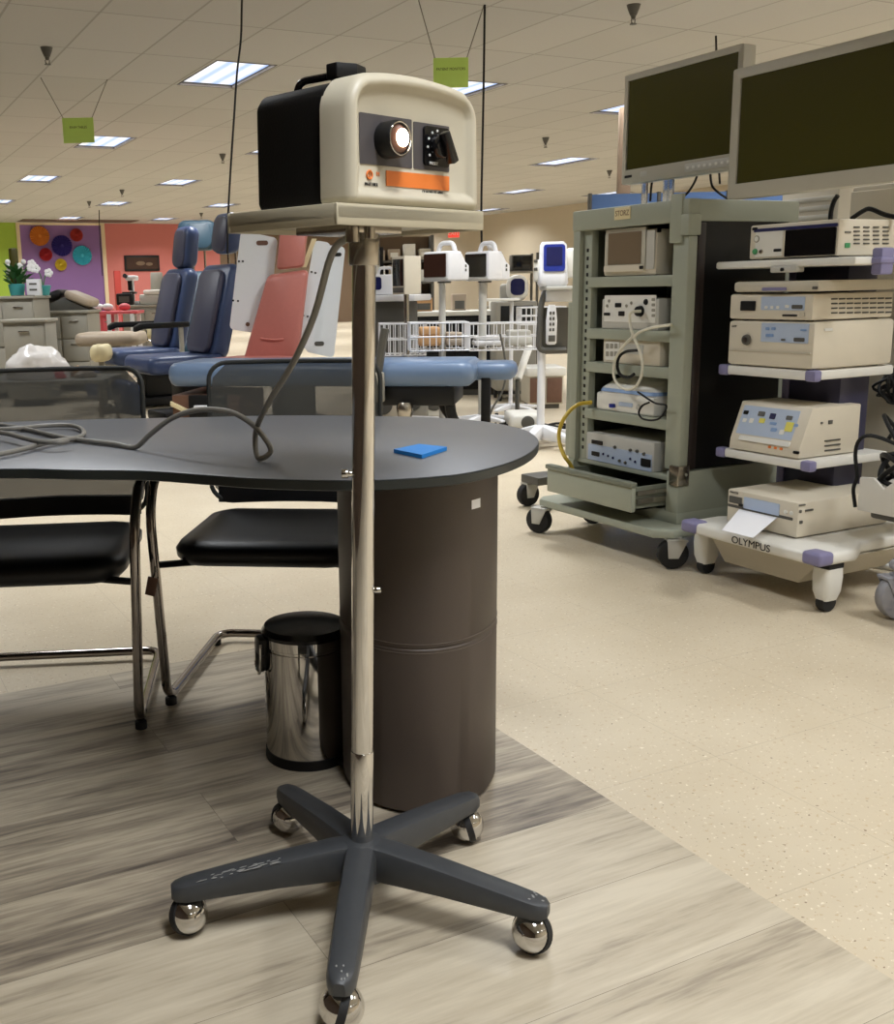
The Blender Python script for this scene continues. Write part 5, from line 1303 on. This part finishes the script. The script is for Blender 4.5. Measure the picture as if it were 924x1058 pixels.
# white stand with shelf in the middle
sC = roll_stand('drip_stand', 'thin white pole stand with a small tray, right of the steel poles', 529, 8.6, 308, base_r=.24, mt='white_plastic', pr=.016, cat='stand')
s_ = 8.6/1073; M().box((-32*s_, -.12, sC[2]-.02), (6*s_, .12, sC[2]+.0), .006).build('tray', 'dev_white', sC[0]); wire_basket(sC[0], .06, .42, -.12, .12, zpx(529, 325, sC[1])-.08, zpx(529, 318, sC[1]))
# navy screened monitor behind
mb = thing('monitor_cart', 'tall grey cart carrying the small navy screened monitor', 'cart', floor_at(535, 9.9), -26)
zt = zpx(535, 311, mb.location); M().box((-.22, -.15, .1), (.16, .25, zt), .02).build('body', 'steel_grey', mb)
for x in (-.17, .11):
    for y in (-.1, .2): M().cyl((x-.012, y, .05), (x+.012, y, .05), .05, n=16).build('caster', 'rubber', mb)
M().box((-.18, -.156, zt-.2), (.12, -.15, zt-.04), .004).build('drawer_front', 'black', mb)
nv = thing('patient_monitor', 'rounded grey monitor with oval navy screen behind the right steel pole stand', 'patient monitor', (mb.location.x, mb.location.y, zt), -40)
b = cushion((0, 0, .0), (0, 0, .24), (0, -1, .1), .2, .12); b.build('case', 'dev_white', nv, 60); b = M(); b.box((-.17, .0, .0), (.0, .12, .16), .03, 3); b.build('rear_case', 'dev_grey', nv)
M().prism(rrect(.13, .15, .045, 5, .01, .13), 'y', -.128, -.1).build('screen', 'screen_navy', nv)
# blue screened spot monitor on the white stand
P = floor_at(561, 6.85); zt = zpx(561, 297, P)
sp = thing('vitals_stand', 'white rolling stand with dark arched rail holding the blue screened vitals monitor', 'stand', (P.x, P.y, 0), -26)
s_ = 6.85/1073
zz_ = lambda y: zpx(561, y, P)
M().tube([(0, 0, .08), (.0, 0, zz_(380)), (0, .02, zz_(360))], .026, 12).build('pole', 'white_plastic', sp)
b = M(); b.tube(fillet([(4*s_, 0, zz_(300)), (-2*s_, -.02, zz_(312)), (-4*s_, -.02, zz_(362)), (24*s_, -.02, zz_(362))], .05), .02, 8); b.build('arched_rail', 'grey_dark', sp)
M().box((-3*s_, .0, zz_(366)), (30*s_, .05, zz_(318)), .01).build('back_plate', 'grey_dark', sp)
M().box((2*s_, -.05, zz_(312)), (32*s_, .14, zz_(300)), .012).build('shelf', 'white_plastic', sp)
M().box((0, -.12, zz_(300)), (34*s_, .14, zz_(296)), .006).build('top_plate', 'dev_grey', sp)
b = M()
for a in (10, 82, 154, 226, 298): b.X = Matrix.Rotation(math.radians(a-60), 4, 'Z'); b.prism([(0, .06), (.02, .16), (.3, .085), (.33, .07), (.3, .055)], 'y', -.03, .03, .01)
b.build('star_base', 'white_plastic', sp)
for a in (10, 82, 154, 226, 298):
    a = math.radians(a-60); x, y = .3*math.cos(a), .3*math.sin(a); M().cyl((x-.015, y, .032), (x+.015, y, .032), .032, n=18).build('caster', 'rubber', sp)
th_ = thing('handheld_thermometer', 'white handheld thermometer docked in the dark arched rail of the stand', 'thermometer', (0, 0, 0), -26)
q = atd(569.5, 356, 6.75); th_.location = q; hh = 40*6.75/1073
b = M(); b.loft([[Vector((x, y, z)) for x, y in rrect(w_, .04, .012, 4)] for z, w_ in ((0, .045), (.01, .065), (hh*.6, .07), (hh*.95, .05), (hh, .035))]); b.build('case', 'white_plastic', th_)
M().box((-.022, -.024, .02), (.022, -.018, .06), .004).build('display', 'grey_dark', th_)
b = M()
for i in range(4):
    for j in range(2): b.box((-.018+j*.02, -.024, .085+i*.035), (-.004+j*.02, -.018, .105+i*.035), .003)
b.build('keypad', 'grey_dark', th_)
vm = thing('vitals_monitor', 'white vitals monitor with a bright blue screen beside the green cabinet', 'patient monitor', (0, 0, 0), -34)
q = atd(571, 296, 6.85); vm.location = (q.x, q.y, zz_(296)); hh = 44*6.85/1073
b = M(); b.loft([[Vector((x, y+lean_, z)) for x, y in rrect(w_, d_, .03, 5)] for z, w_, d_, lean_ in ((0, .17, .16, 0), (.02, .19, .18, 0), (hh*.35, .18, .15, .01), (hh*.92, .165, .09, .05), (hh, .14, .06, .055))]); b.build('case', 'white_plastic', vm, 60)
b = M(); b.prism(rrect(.135, .17, .018, 4, 0, 0), 'y', -.006, .02); b.build('screen', 'screen_blue', vm, rot=(math.radians(-9), 0, 0), loc=(.005, -.058, hh*.63))
b = M(); b.prism(rrect(.10, .115, .008, 3, 0, .01), 'y', -.009, .0); b.build('readout', 'screen_navy', vm, rot=(math.radians(-9), 0, 0), loc=(.005, -.058, hh*.63))
b = M(); b.prism(rrect(.155, .19, .022, 4, 0, 0), 'y', -.003, .02); b.build('bezel', 'white_plastic', vm, rot=(math.radians(-9), 0, 0), loc=(.005, -.053, hh*.63))
b = M(); b.box((-.12, -.03, .03), (-.08, .06, hh*.6), .012); b.build('side_pod', 'dev_white', vm)
for z in (.1, .15): M().box((-.122, -.034, z), (-.098, -.028, z+.02), .003).build('port', 'grey_dark', vm)
b = M(); b.box((.08, .02, .05), (.17, .08, hh*.85), .02); b.build('cuff_holder', 'dev_white', vm)
def basket_item(st, px, D, dx, mt, size, label, name='folded_cloth', cat='cloth', zy=358):
    P_ = floor_at(px, D); z = zpx(px, zy, P_)+.008; an_ = math.radians(-26)
    o = thing(name, label, cat, (P_.x+math.cos(an_)*dx, P_.y+math.sin(an_)*dx, z), -26)
    M().box((-size[0]/2, -size[1]/2, 0), (size[0]/2, size[1]/2, size[2]*.55), .012, 3).build('lower_fold', mt, o); M().box((-size[0]*.47, -size[1]*.46, size[2]*.55), (size[0]*.45, size[1]*.46, size[2]), .012, 3).build('upper_fold', mt, o)
basket_item(sA, 457, 7.3, -.09, 'wood', (.15, .16, .13), 'orange tan folded pouch in the left wire basket', 'folded_pouch', 'pouch')
basket_item(sA, 457, 7.3, .08, 'tan_vinyl', (.12, .16, .09), 'beige folded cloth in the left wire basket')
basket_item(sB, 499, 7.9, .03, 'white_plastic', (.2, .18, .07), 'white folded cloth in the right wire basket')
basket_item(sB, 499, 7.9, .27, 'dev_grey', (.18, .18, .11), 'grey folded cuff in the right end of the right wire basket', 'folded_cuff', 'cuff')
# cream monitor edge on and white transport monitor, on a counter
ct = cabinet_at('long dark fronted counter with pale worktop across the middle background', 384, 556, 322, 10.4, .6, 'black', 6, cat='counter', name='storage_counter', rows=2)
M().box((-.03, -.035, ct[2]-.04), (ct[1]+.03, .62, ct[2]+.004), .006).build('counter_edge', 'dev_white', ct[0])
def box_unit(name, label, cat, x0, x1, yt, yb, D, depth, mt, rz=-26, screen=None, sm=.12, stand=True, group=None):
    a, b_ = atd(x0, yb, D), atd(x1, yb, D); w = (b_-a).length; h = atd(x0, yt, D).z-a.z
    t = thing(name, label, cat, tuple(a), rz, group)
    M().box((0, 0, 0), (w, depth, h), min(.015, w*.1), 2).build('case', mt, t)
    if screen: M().prism(rrect(w*(1-2*sm), h*(1-2*sm), .01, 3, w/2, h/2), 'y', -.006, .004).build('screen', screen, t)
    return t, w, h
# cream upright monitor on its stand
sD = roll_stand('monitor_stand', 'grey pole stand carrying the cream box monitor left of the white ones', 420, 7.9, 304, pr=.02, basket=(392, 438, 334, 366))
cm = thing('box_monitor', 'cream box monitor turned sideways with dark recessed screen, left of the white monitors', 'patient monitor', (sD[1].x, sD[1].y, sD[2]), -88)
b = M(); b.box((-.09, -.07, .0), (.09, .075, .275), .006); b.build('case', 'dev_cream', cm)
b = M(); b.box((-.075, -.075, .06), (.075, -.066, .255), .004); b.build('screen', 'screen_black', cm); b = M(); b.box((-.075, -.074, .012), (.075, -.066, .05), .003); b.build('button_bar', 'grey_dark', cm)
tm = box_unit('transport_monitor', 'white transport monitor with small navy screen low behind the chrome pole', 'patient monitor', 383, 407, 284, 305, 8.4, .2, 'white_plastic', -50)
M().prism(rrect(.09, .1, .02, 4, .05, .09), 'y', -.008, .004).build('screen', 'screen_navy', tm[0]); M().tube(fillet([(.03, .08, .15), (.05, .08, .21), (.15, .08, .21), (.17, .08, .15)], .02), .012, 8).build('handle', 'white_plastic', tm[0])
cart = thing('bedside_cart', 'black framed cart under the white transport monitor', 'cart', (0, 0, 0), -50); q = tm[0].location; cart.location = (q.x, q.y, 0)
M().box((-.08, -.08, q.z-.05), (.4, .32, q.z), .012).build('top', 'white_plastic', cart); M().box((-.02, .05, .1), (.3, .28, q.z-.05), .02).build('body', 'grey_dark', cart)
for x in (-.02, .3):
    for y in (-.02, .26): M().cyl((x-.012, y, .05), (x+.012, y, .05), .05, n=14).build('caster', 'rubber', cart)
pm_ = box_unit('wall_cabinet_panel', 'pale upright panel with a black edge behind the chrome pole', 'panel', 378, 393, 258, 283, 9.6, .05, 'dev_white', -26)
M().box((pm_[1], -.01, -.02), (pm_[1]+.03, .06, pm_[2]+.02), .003).build('edge', 'black', pm_[0])
M().box((.02, .005, -pm_[0].location.z), (.06, .045, .01), .003).build('post', 'grey_dark', pm_[0])
# things on the counter and further back
for i, (x0, x1, yt, D, dp, mt, lb, scn) in enumerate(((392, 409, 308, 10.6, .25, 'dev_grey', 'low grey instrument at the left end of the counter', None), (425, 447, 308, 10.6, .25, 'wood', 'tan wooden box on the counter under the cream monitor', None), (468, 482, 304, 10.7, .2, 'tan_vinyl', 'small tan box on the counter between the steel poles', None), (508, 524, 310, 10.6, .2, 'dev_white', 'white box on the right part of the counter', None))):
    a, b_ = atd(x0, 320, D), atd(x1, 320, D); h = zpx(x0, yt, a)-ct[2]-.004
    t = thing('instrument_box', lb, 'box', (a.x, a.y, ct[2]+.004), -26); w = (b_-a).length
    M().box((0, 0, 0), (w, dp, max(.06, h)), .01).build('case', mt, t); M().box((.02, -.006, .015), (w-.02, 0, max(.06, h)*.6), .003).build('front_panel', 'grey_dark', t)
# brown fronted cabinet with white top near the white stand
bcab = thing('bedside_cabinet', 'white topped small cabinet with brown doors behind the white vitals stand', 'cabinet', floor_at(548, 9.1), -26)
zt = zpx(548, 380, bcab.location); w = 36*9.1/1073
M().box((-.02, -.02, zt-.08), (w+.02, .42, zt), .02).build('top', 'dev_white', bcab); M().box((0, 0, .04), (w, .4, zt-.08), .006).build('body', 'dev_side', bcab)
for x in (.01, w/2+.005): M().box((x, -.012, .055), (x+w/2-.02, 0, zt-.09), .004).build('door', 'wood_dark', bcab)
M().box((.03, .03, 0), (w-.03, .37, .04)).build('plinth', 'grey_dark', bcab)
# far shelving with dark boxes, exit sign
fs = thing('shelving_rack', 'dark metal shelving rack by the far beige wall', 'shelf', floor_at(502, 17.), -26)
w = 52*17/1073; zt = zpx(502, 262, fs.location)
for x in (0, w):
    for y in (0, .5): M().box((x-.02, y-.02, 0), (x+.02, y+.02, zt), .003).build('upright', 'grey_dark', fs)
zs_ = [.3, .75, zpx(502, 281, fs.location)]
for z in zs_: M().box((-.02, -.02, z-.03), (w+.02, .52, z), .004).build('shelf', 'steel_grey', fs)
an = math.radians(-26)
for i, (u, ww, hh, mt, lb) in enumerate(((.04, .16, .2, 'tan_vinyl', 'tan carton at the left of the far rack'), (.3, .1, .16, 'cream', 'cream bottle box on the far rack'), (.52, .34, .26, 'grey_dark', 'dark grey monitor at the right of the far rack'))):
    x = w*u; t = thing('rack_box', lb, 'box', (fs.location.x+math.cos(an)*x-math.sin(an)*.1, fs.location.y+math.sin(an)*x+math.cos(an)*.1, zs_[2]), -26)
    M().box((0, 0, 0), (ww, .25, hh), .01).build('case', mt, t); M().box((.02, -.008, .02), (ww-.02, 0, hh-.02), .004).build('front_panel', 'screen_black' if i == 2 else 'dev_side', t)
fr = thing('shelving_rack', 'dark tall rack of mixed supplies behind the chrome pole', 'shelf', floor_at(384, 15.), -26)
w = 62*15/1073; zt = zpx(384, 244, fr.location)
M().box((0, .38, .02), (w, .4, zt), .004).build('back_panel', 'wall_brown', fr)
for x in (0, w): M().box((x-.02, 0, 0), (x+.02, .4, zt), .003).build('upright', 'grey_dark', fr)
zs2 = [.35, .8, 1.15, 1.45]
for z in zs2: M().box((-.02, 0, z-.03), (w+.02, .4, z), .004).build('shelf', 'grey_dark', fr)
rr = random.Random(4); cols = ['tan_vinyl', 'grey_dark', 'dev_side', 'wood', 'steel_grey', 'fan_brick', 'dev_white']
nms = ['left', 'second', 'third', 'right']
for zi, z in enumerate(zs2[1:]):
    for i in range(4):
        ww = w/4-.05; hh = .12+.12*rr.random(); x = .03+i*w/4; mt = cols[rr.randrange(len(cols))]
        t = thing('supply_box', 'supply box on the %s shelf of the dark tall rack, %s in its row' % (('lower', 'middle', 'upper')[zi], nms[i]), 'box', (fr.location.x+math.cos(an)*x-math.sin(an)*.05, fr.location.y+math.sin(an)*x+math.cos(an)*.05, z), -26, 'supply boxes on the dark tall rack')
        M().box((0, 0, 0), (ww, .28, hh), .008).build('carton', mt, t); M().box((.03, -.004, hh*.3), (ww-.03, 0, hh*.7)).build('box_label', 'dev_white', t)
a = atx(463, 237, X1); c = atx(474, 245.5, X1)
ex = thing('exit_sign', 'small red exit sign on the far beige wall', 'exit sign', (X1, a.y, c.z), -90)
w, h = a.y-c.y, a.z-c.z; w = max(w, .4)
a2 = atd(463, 245.5, 22.); t = ex; 
ex.location = (a2.x, a2.y, a2.z); ex.rotation_euler = (0, 0, math.radians(-40)); w, h = 11*22/1073, 8.5*22/1073
M().box((0, 0, 0), (w, .06, h), .006).build('housing', 'exit_red', ex); text('EXIT', h*.75, 'dev_white', ex, (w/2, -.002, h/2), sx=.85)
M().cyl((w/2, .03, h), (w/2, .03, ZC-a2.z), .012, n=8).build('hanger_rod', 'steel_grey', ex)
# blue divider and brown column behind the green cabinet
P = floor_at(607, 9.5); zt = zpx(607, 201, P); w = 204*9.5/1073
bd = thing('room_divider', 'blue panelled divider rising just above the green cabinet top', 'divider', (P.x, P.y, 0), -26-2)
for i in range(3):
    M().box((w*i/3, 0, .05), (w*(i+1)/3-.01, .04, zt), .006).build('panel', 'blue_panel', bd); M().box((w*i/3-.01, -.01, 0), (w*i/3+.02, .05, zt+.01), .004).build('post', 'grey_dark', bd)
P = floor_at(641, 13.); colm = M().box((-.075, -.075, 0), (.075, .075, ZC), .004).build('support_column', 'wall_brown', None, 35, (P.x, P.y, 0), (0, 0, math.radians(-35)))
tag(colm, 'slim square brown column left of the cabinet top monitor', 'column')
# clutter under the blue table's far end
for i, (px, D, lb, h_, mt) in enumerate(((545, 7.7, 'low white and black wheeled base lying right of the thin white pole', .14, 'dev_white'), (424, 8.3, 'grey round fronted machine under the blue exam table', .35, 'steel_grey'), (393, 8.2, 'cream machine under the left of the blue exam table arm', .32, 'dev_cream'), (447, 8.5, 'pale cabinet under the blue exam table beside the round machine', .3, 'dev_white'))):
    P = floor_at(px, D); t = thing('floor_machine', lb, 'machine', (P.x, P.y, 0), -26)
    M().box((-.13, -.1, .03), (.13, .22, h_), .03, 3).build('case', mt, t); M().cyl((0, -.112, h_*.55), (0, -.09, h_*.55), min(.08, h_*.35), n=24, bev=.006).build('dial', 'grey_dark', t)
    for x in (-.1, .1): M().cyl((x-.015, -.05, .03), (x+.015, -.05, .03), .03, n=14).build('wheel', 'rubber', t)
rr = random.Random(12)
for px, D, lb in ((515, 7.9, 'black cable heap on the floor left of the thin white pole'), (552, 7.2, 'black cable heap on the floor at the foot of the vitals stand'), (582, 7.4, 'dark cable heap on the floor between vitals stand and green cabinet')):
    P = floor_at(px, D); pts = [Vector((P.x+.16*math.cos(i*.9)*(.4+rr.random()), P.y+.16*math.sin(i*.9)*(.4+rr.random()), .012+.07*rr.random())) for i in range(22)]
    tag(M().tube(pts, .009, 6, k=4).build('cable_heap', 'black'), lb, 'cables')
sA_c = [atd(x, y, 7.6) for x, y in ((517, 345), (521, 365), (523, 385), (519, 405), (510, 420), (505, 432))]
tag(M().tube(sA_c, .008, 6, k=4).build('cable', 'grey_dark'), 'dark cable hanging down from the right wire basket', 'cable')
q0, q1 = atd(547, 358, 8.3), atd(535, 392, 8.1)
ir = thing('leaning_tube', 'slanted pale tube leaning behind the thin white pole', 'tube', (q1.x, q1.y, 0)); M().cyl(q1-ir.location, q0-ir.location, .03, n=14).build('tube_body', 'dev_white', ir); M().cyl((0, 0, 0), q1-ir.location, .018, n=12).build('post', 'grey_dark', ir); M().cyl((0, 0, 0), (0, 0, .03), .14, n=20).build('base_plate', 'grey_dark', ir)

# ------------------------------------------------------------------ world and render look
wd = bpy.data.worlds.new('world'); S.world = wd; wd.use_nodes = True
wd.node_tree.nodes['Background'].inputs[0].default_value = (.8, .75, .68, 1); wd.node_tree.nodes['Background'].inputs[1].default_value = .3
vs = S.view_settings; vs.view_transform = 'Standard'; vs.look = 'None'; vs.gamma = 1; vs.use_curve_mapping = False; vs.exposure = .1
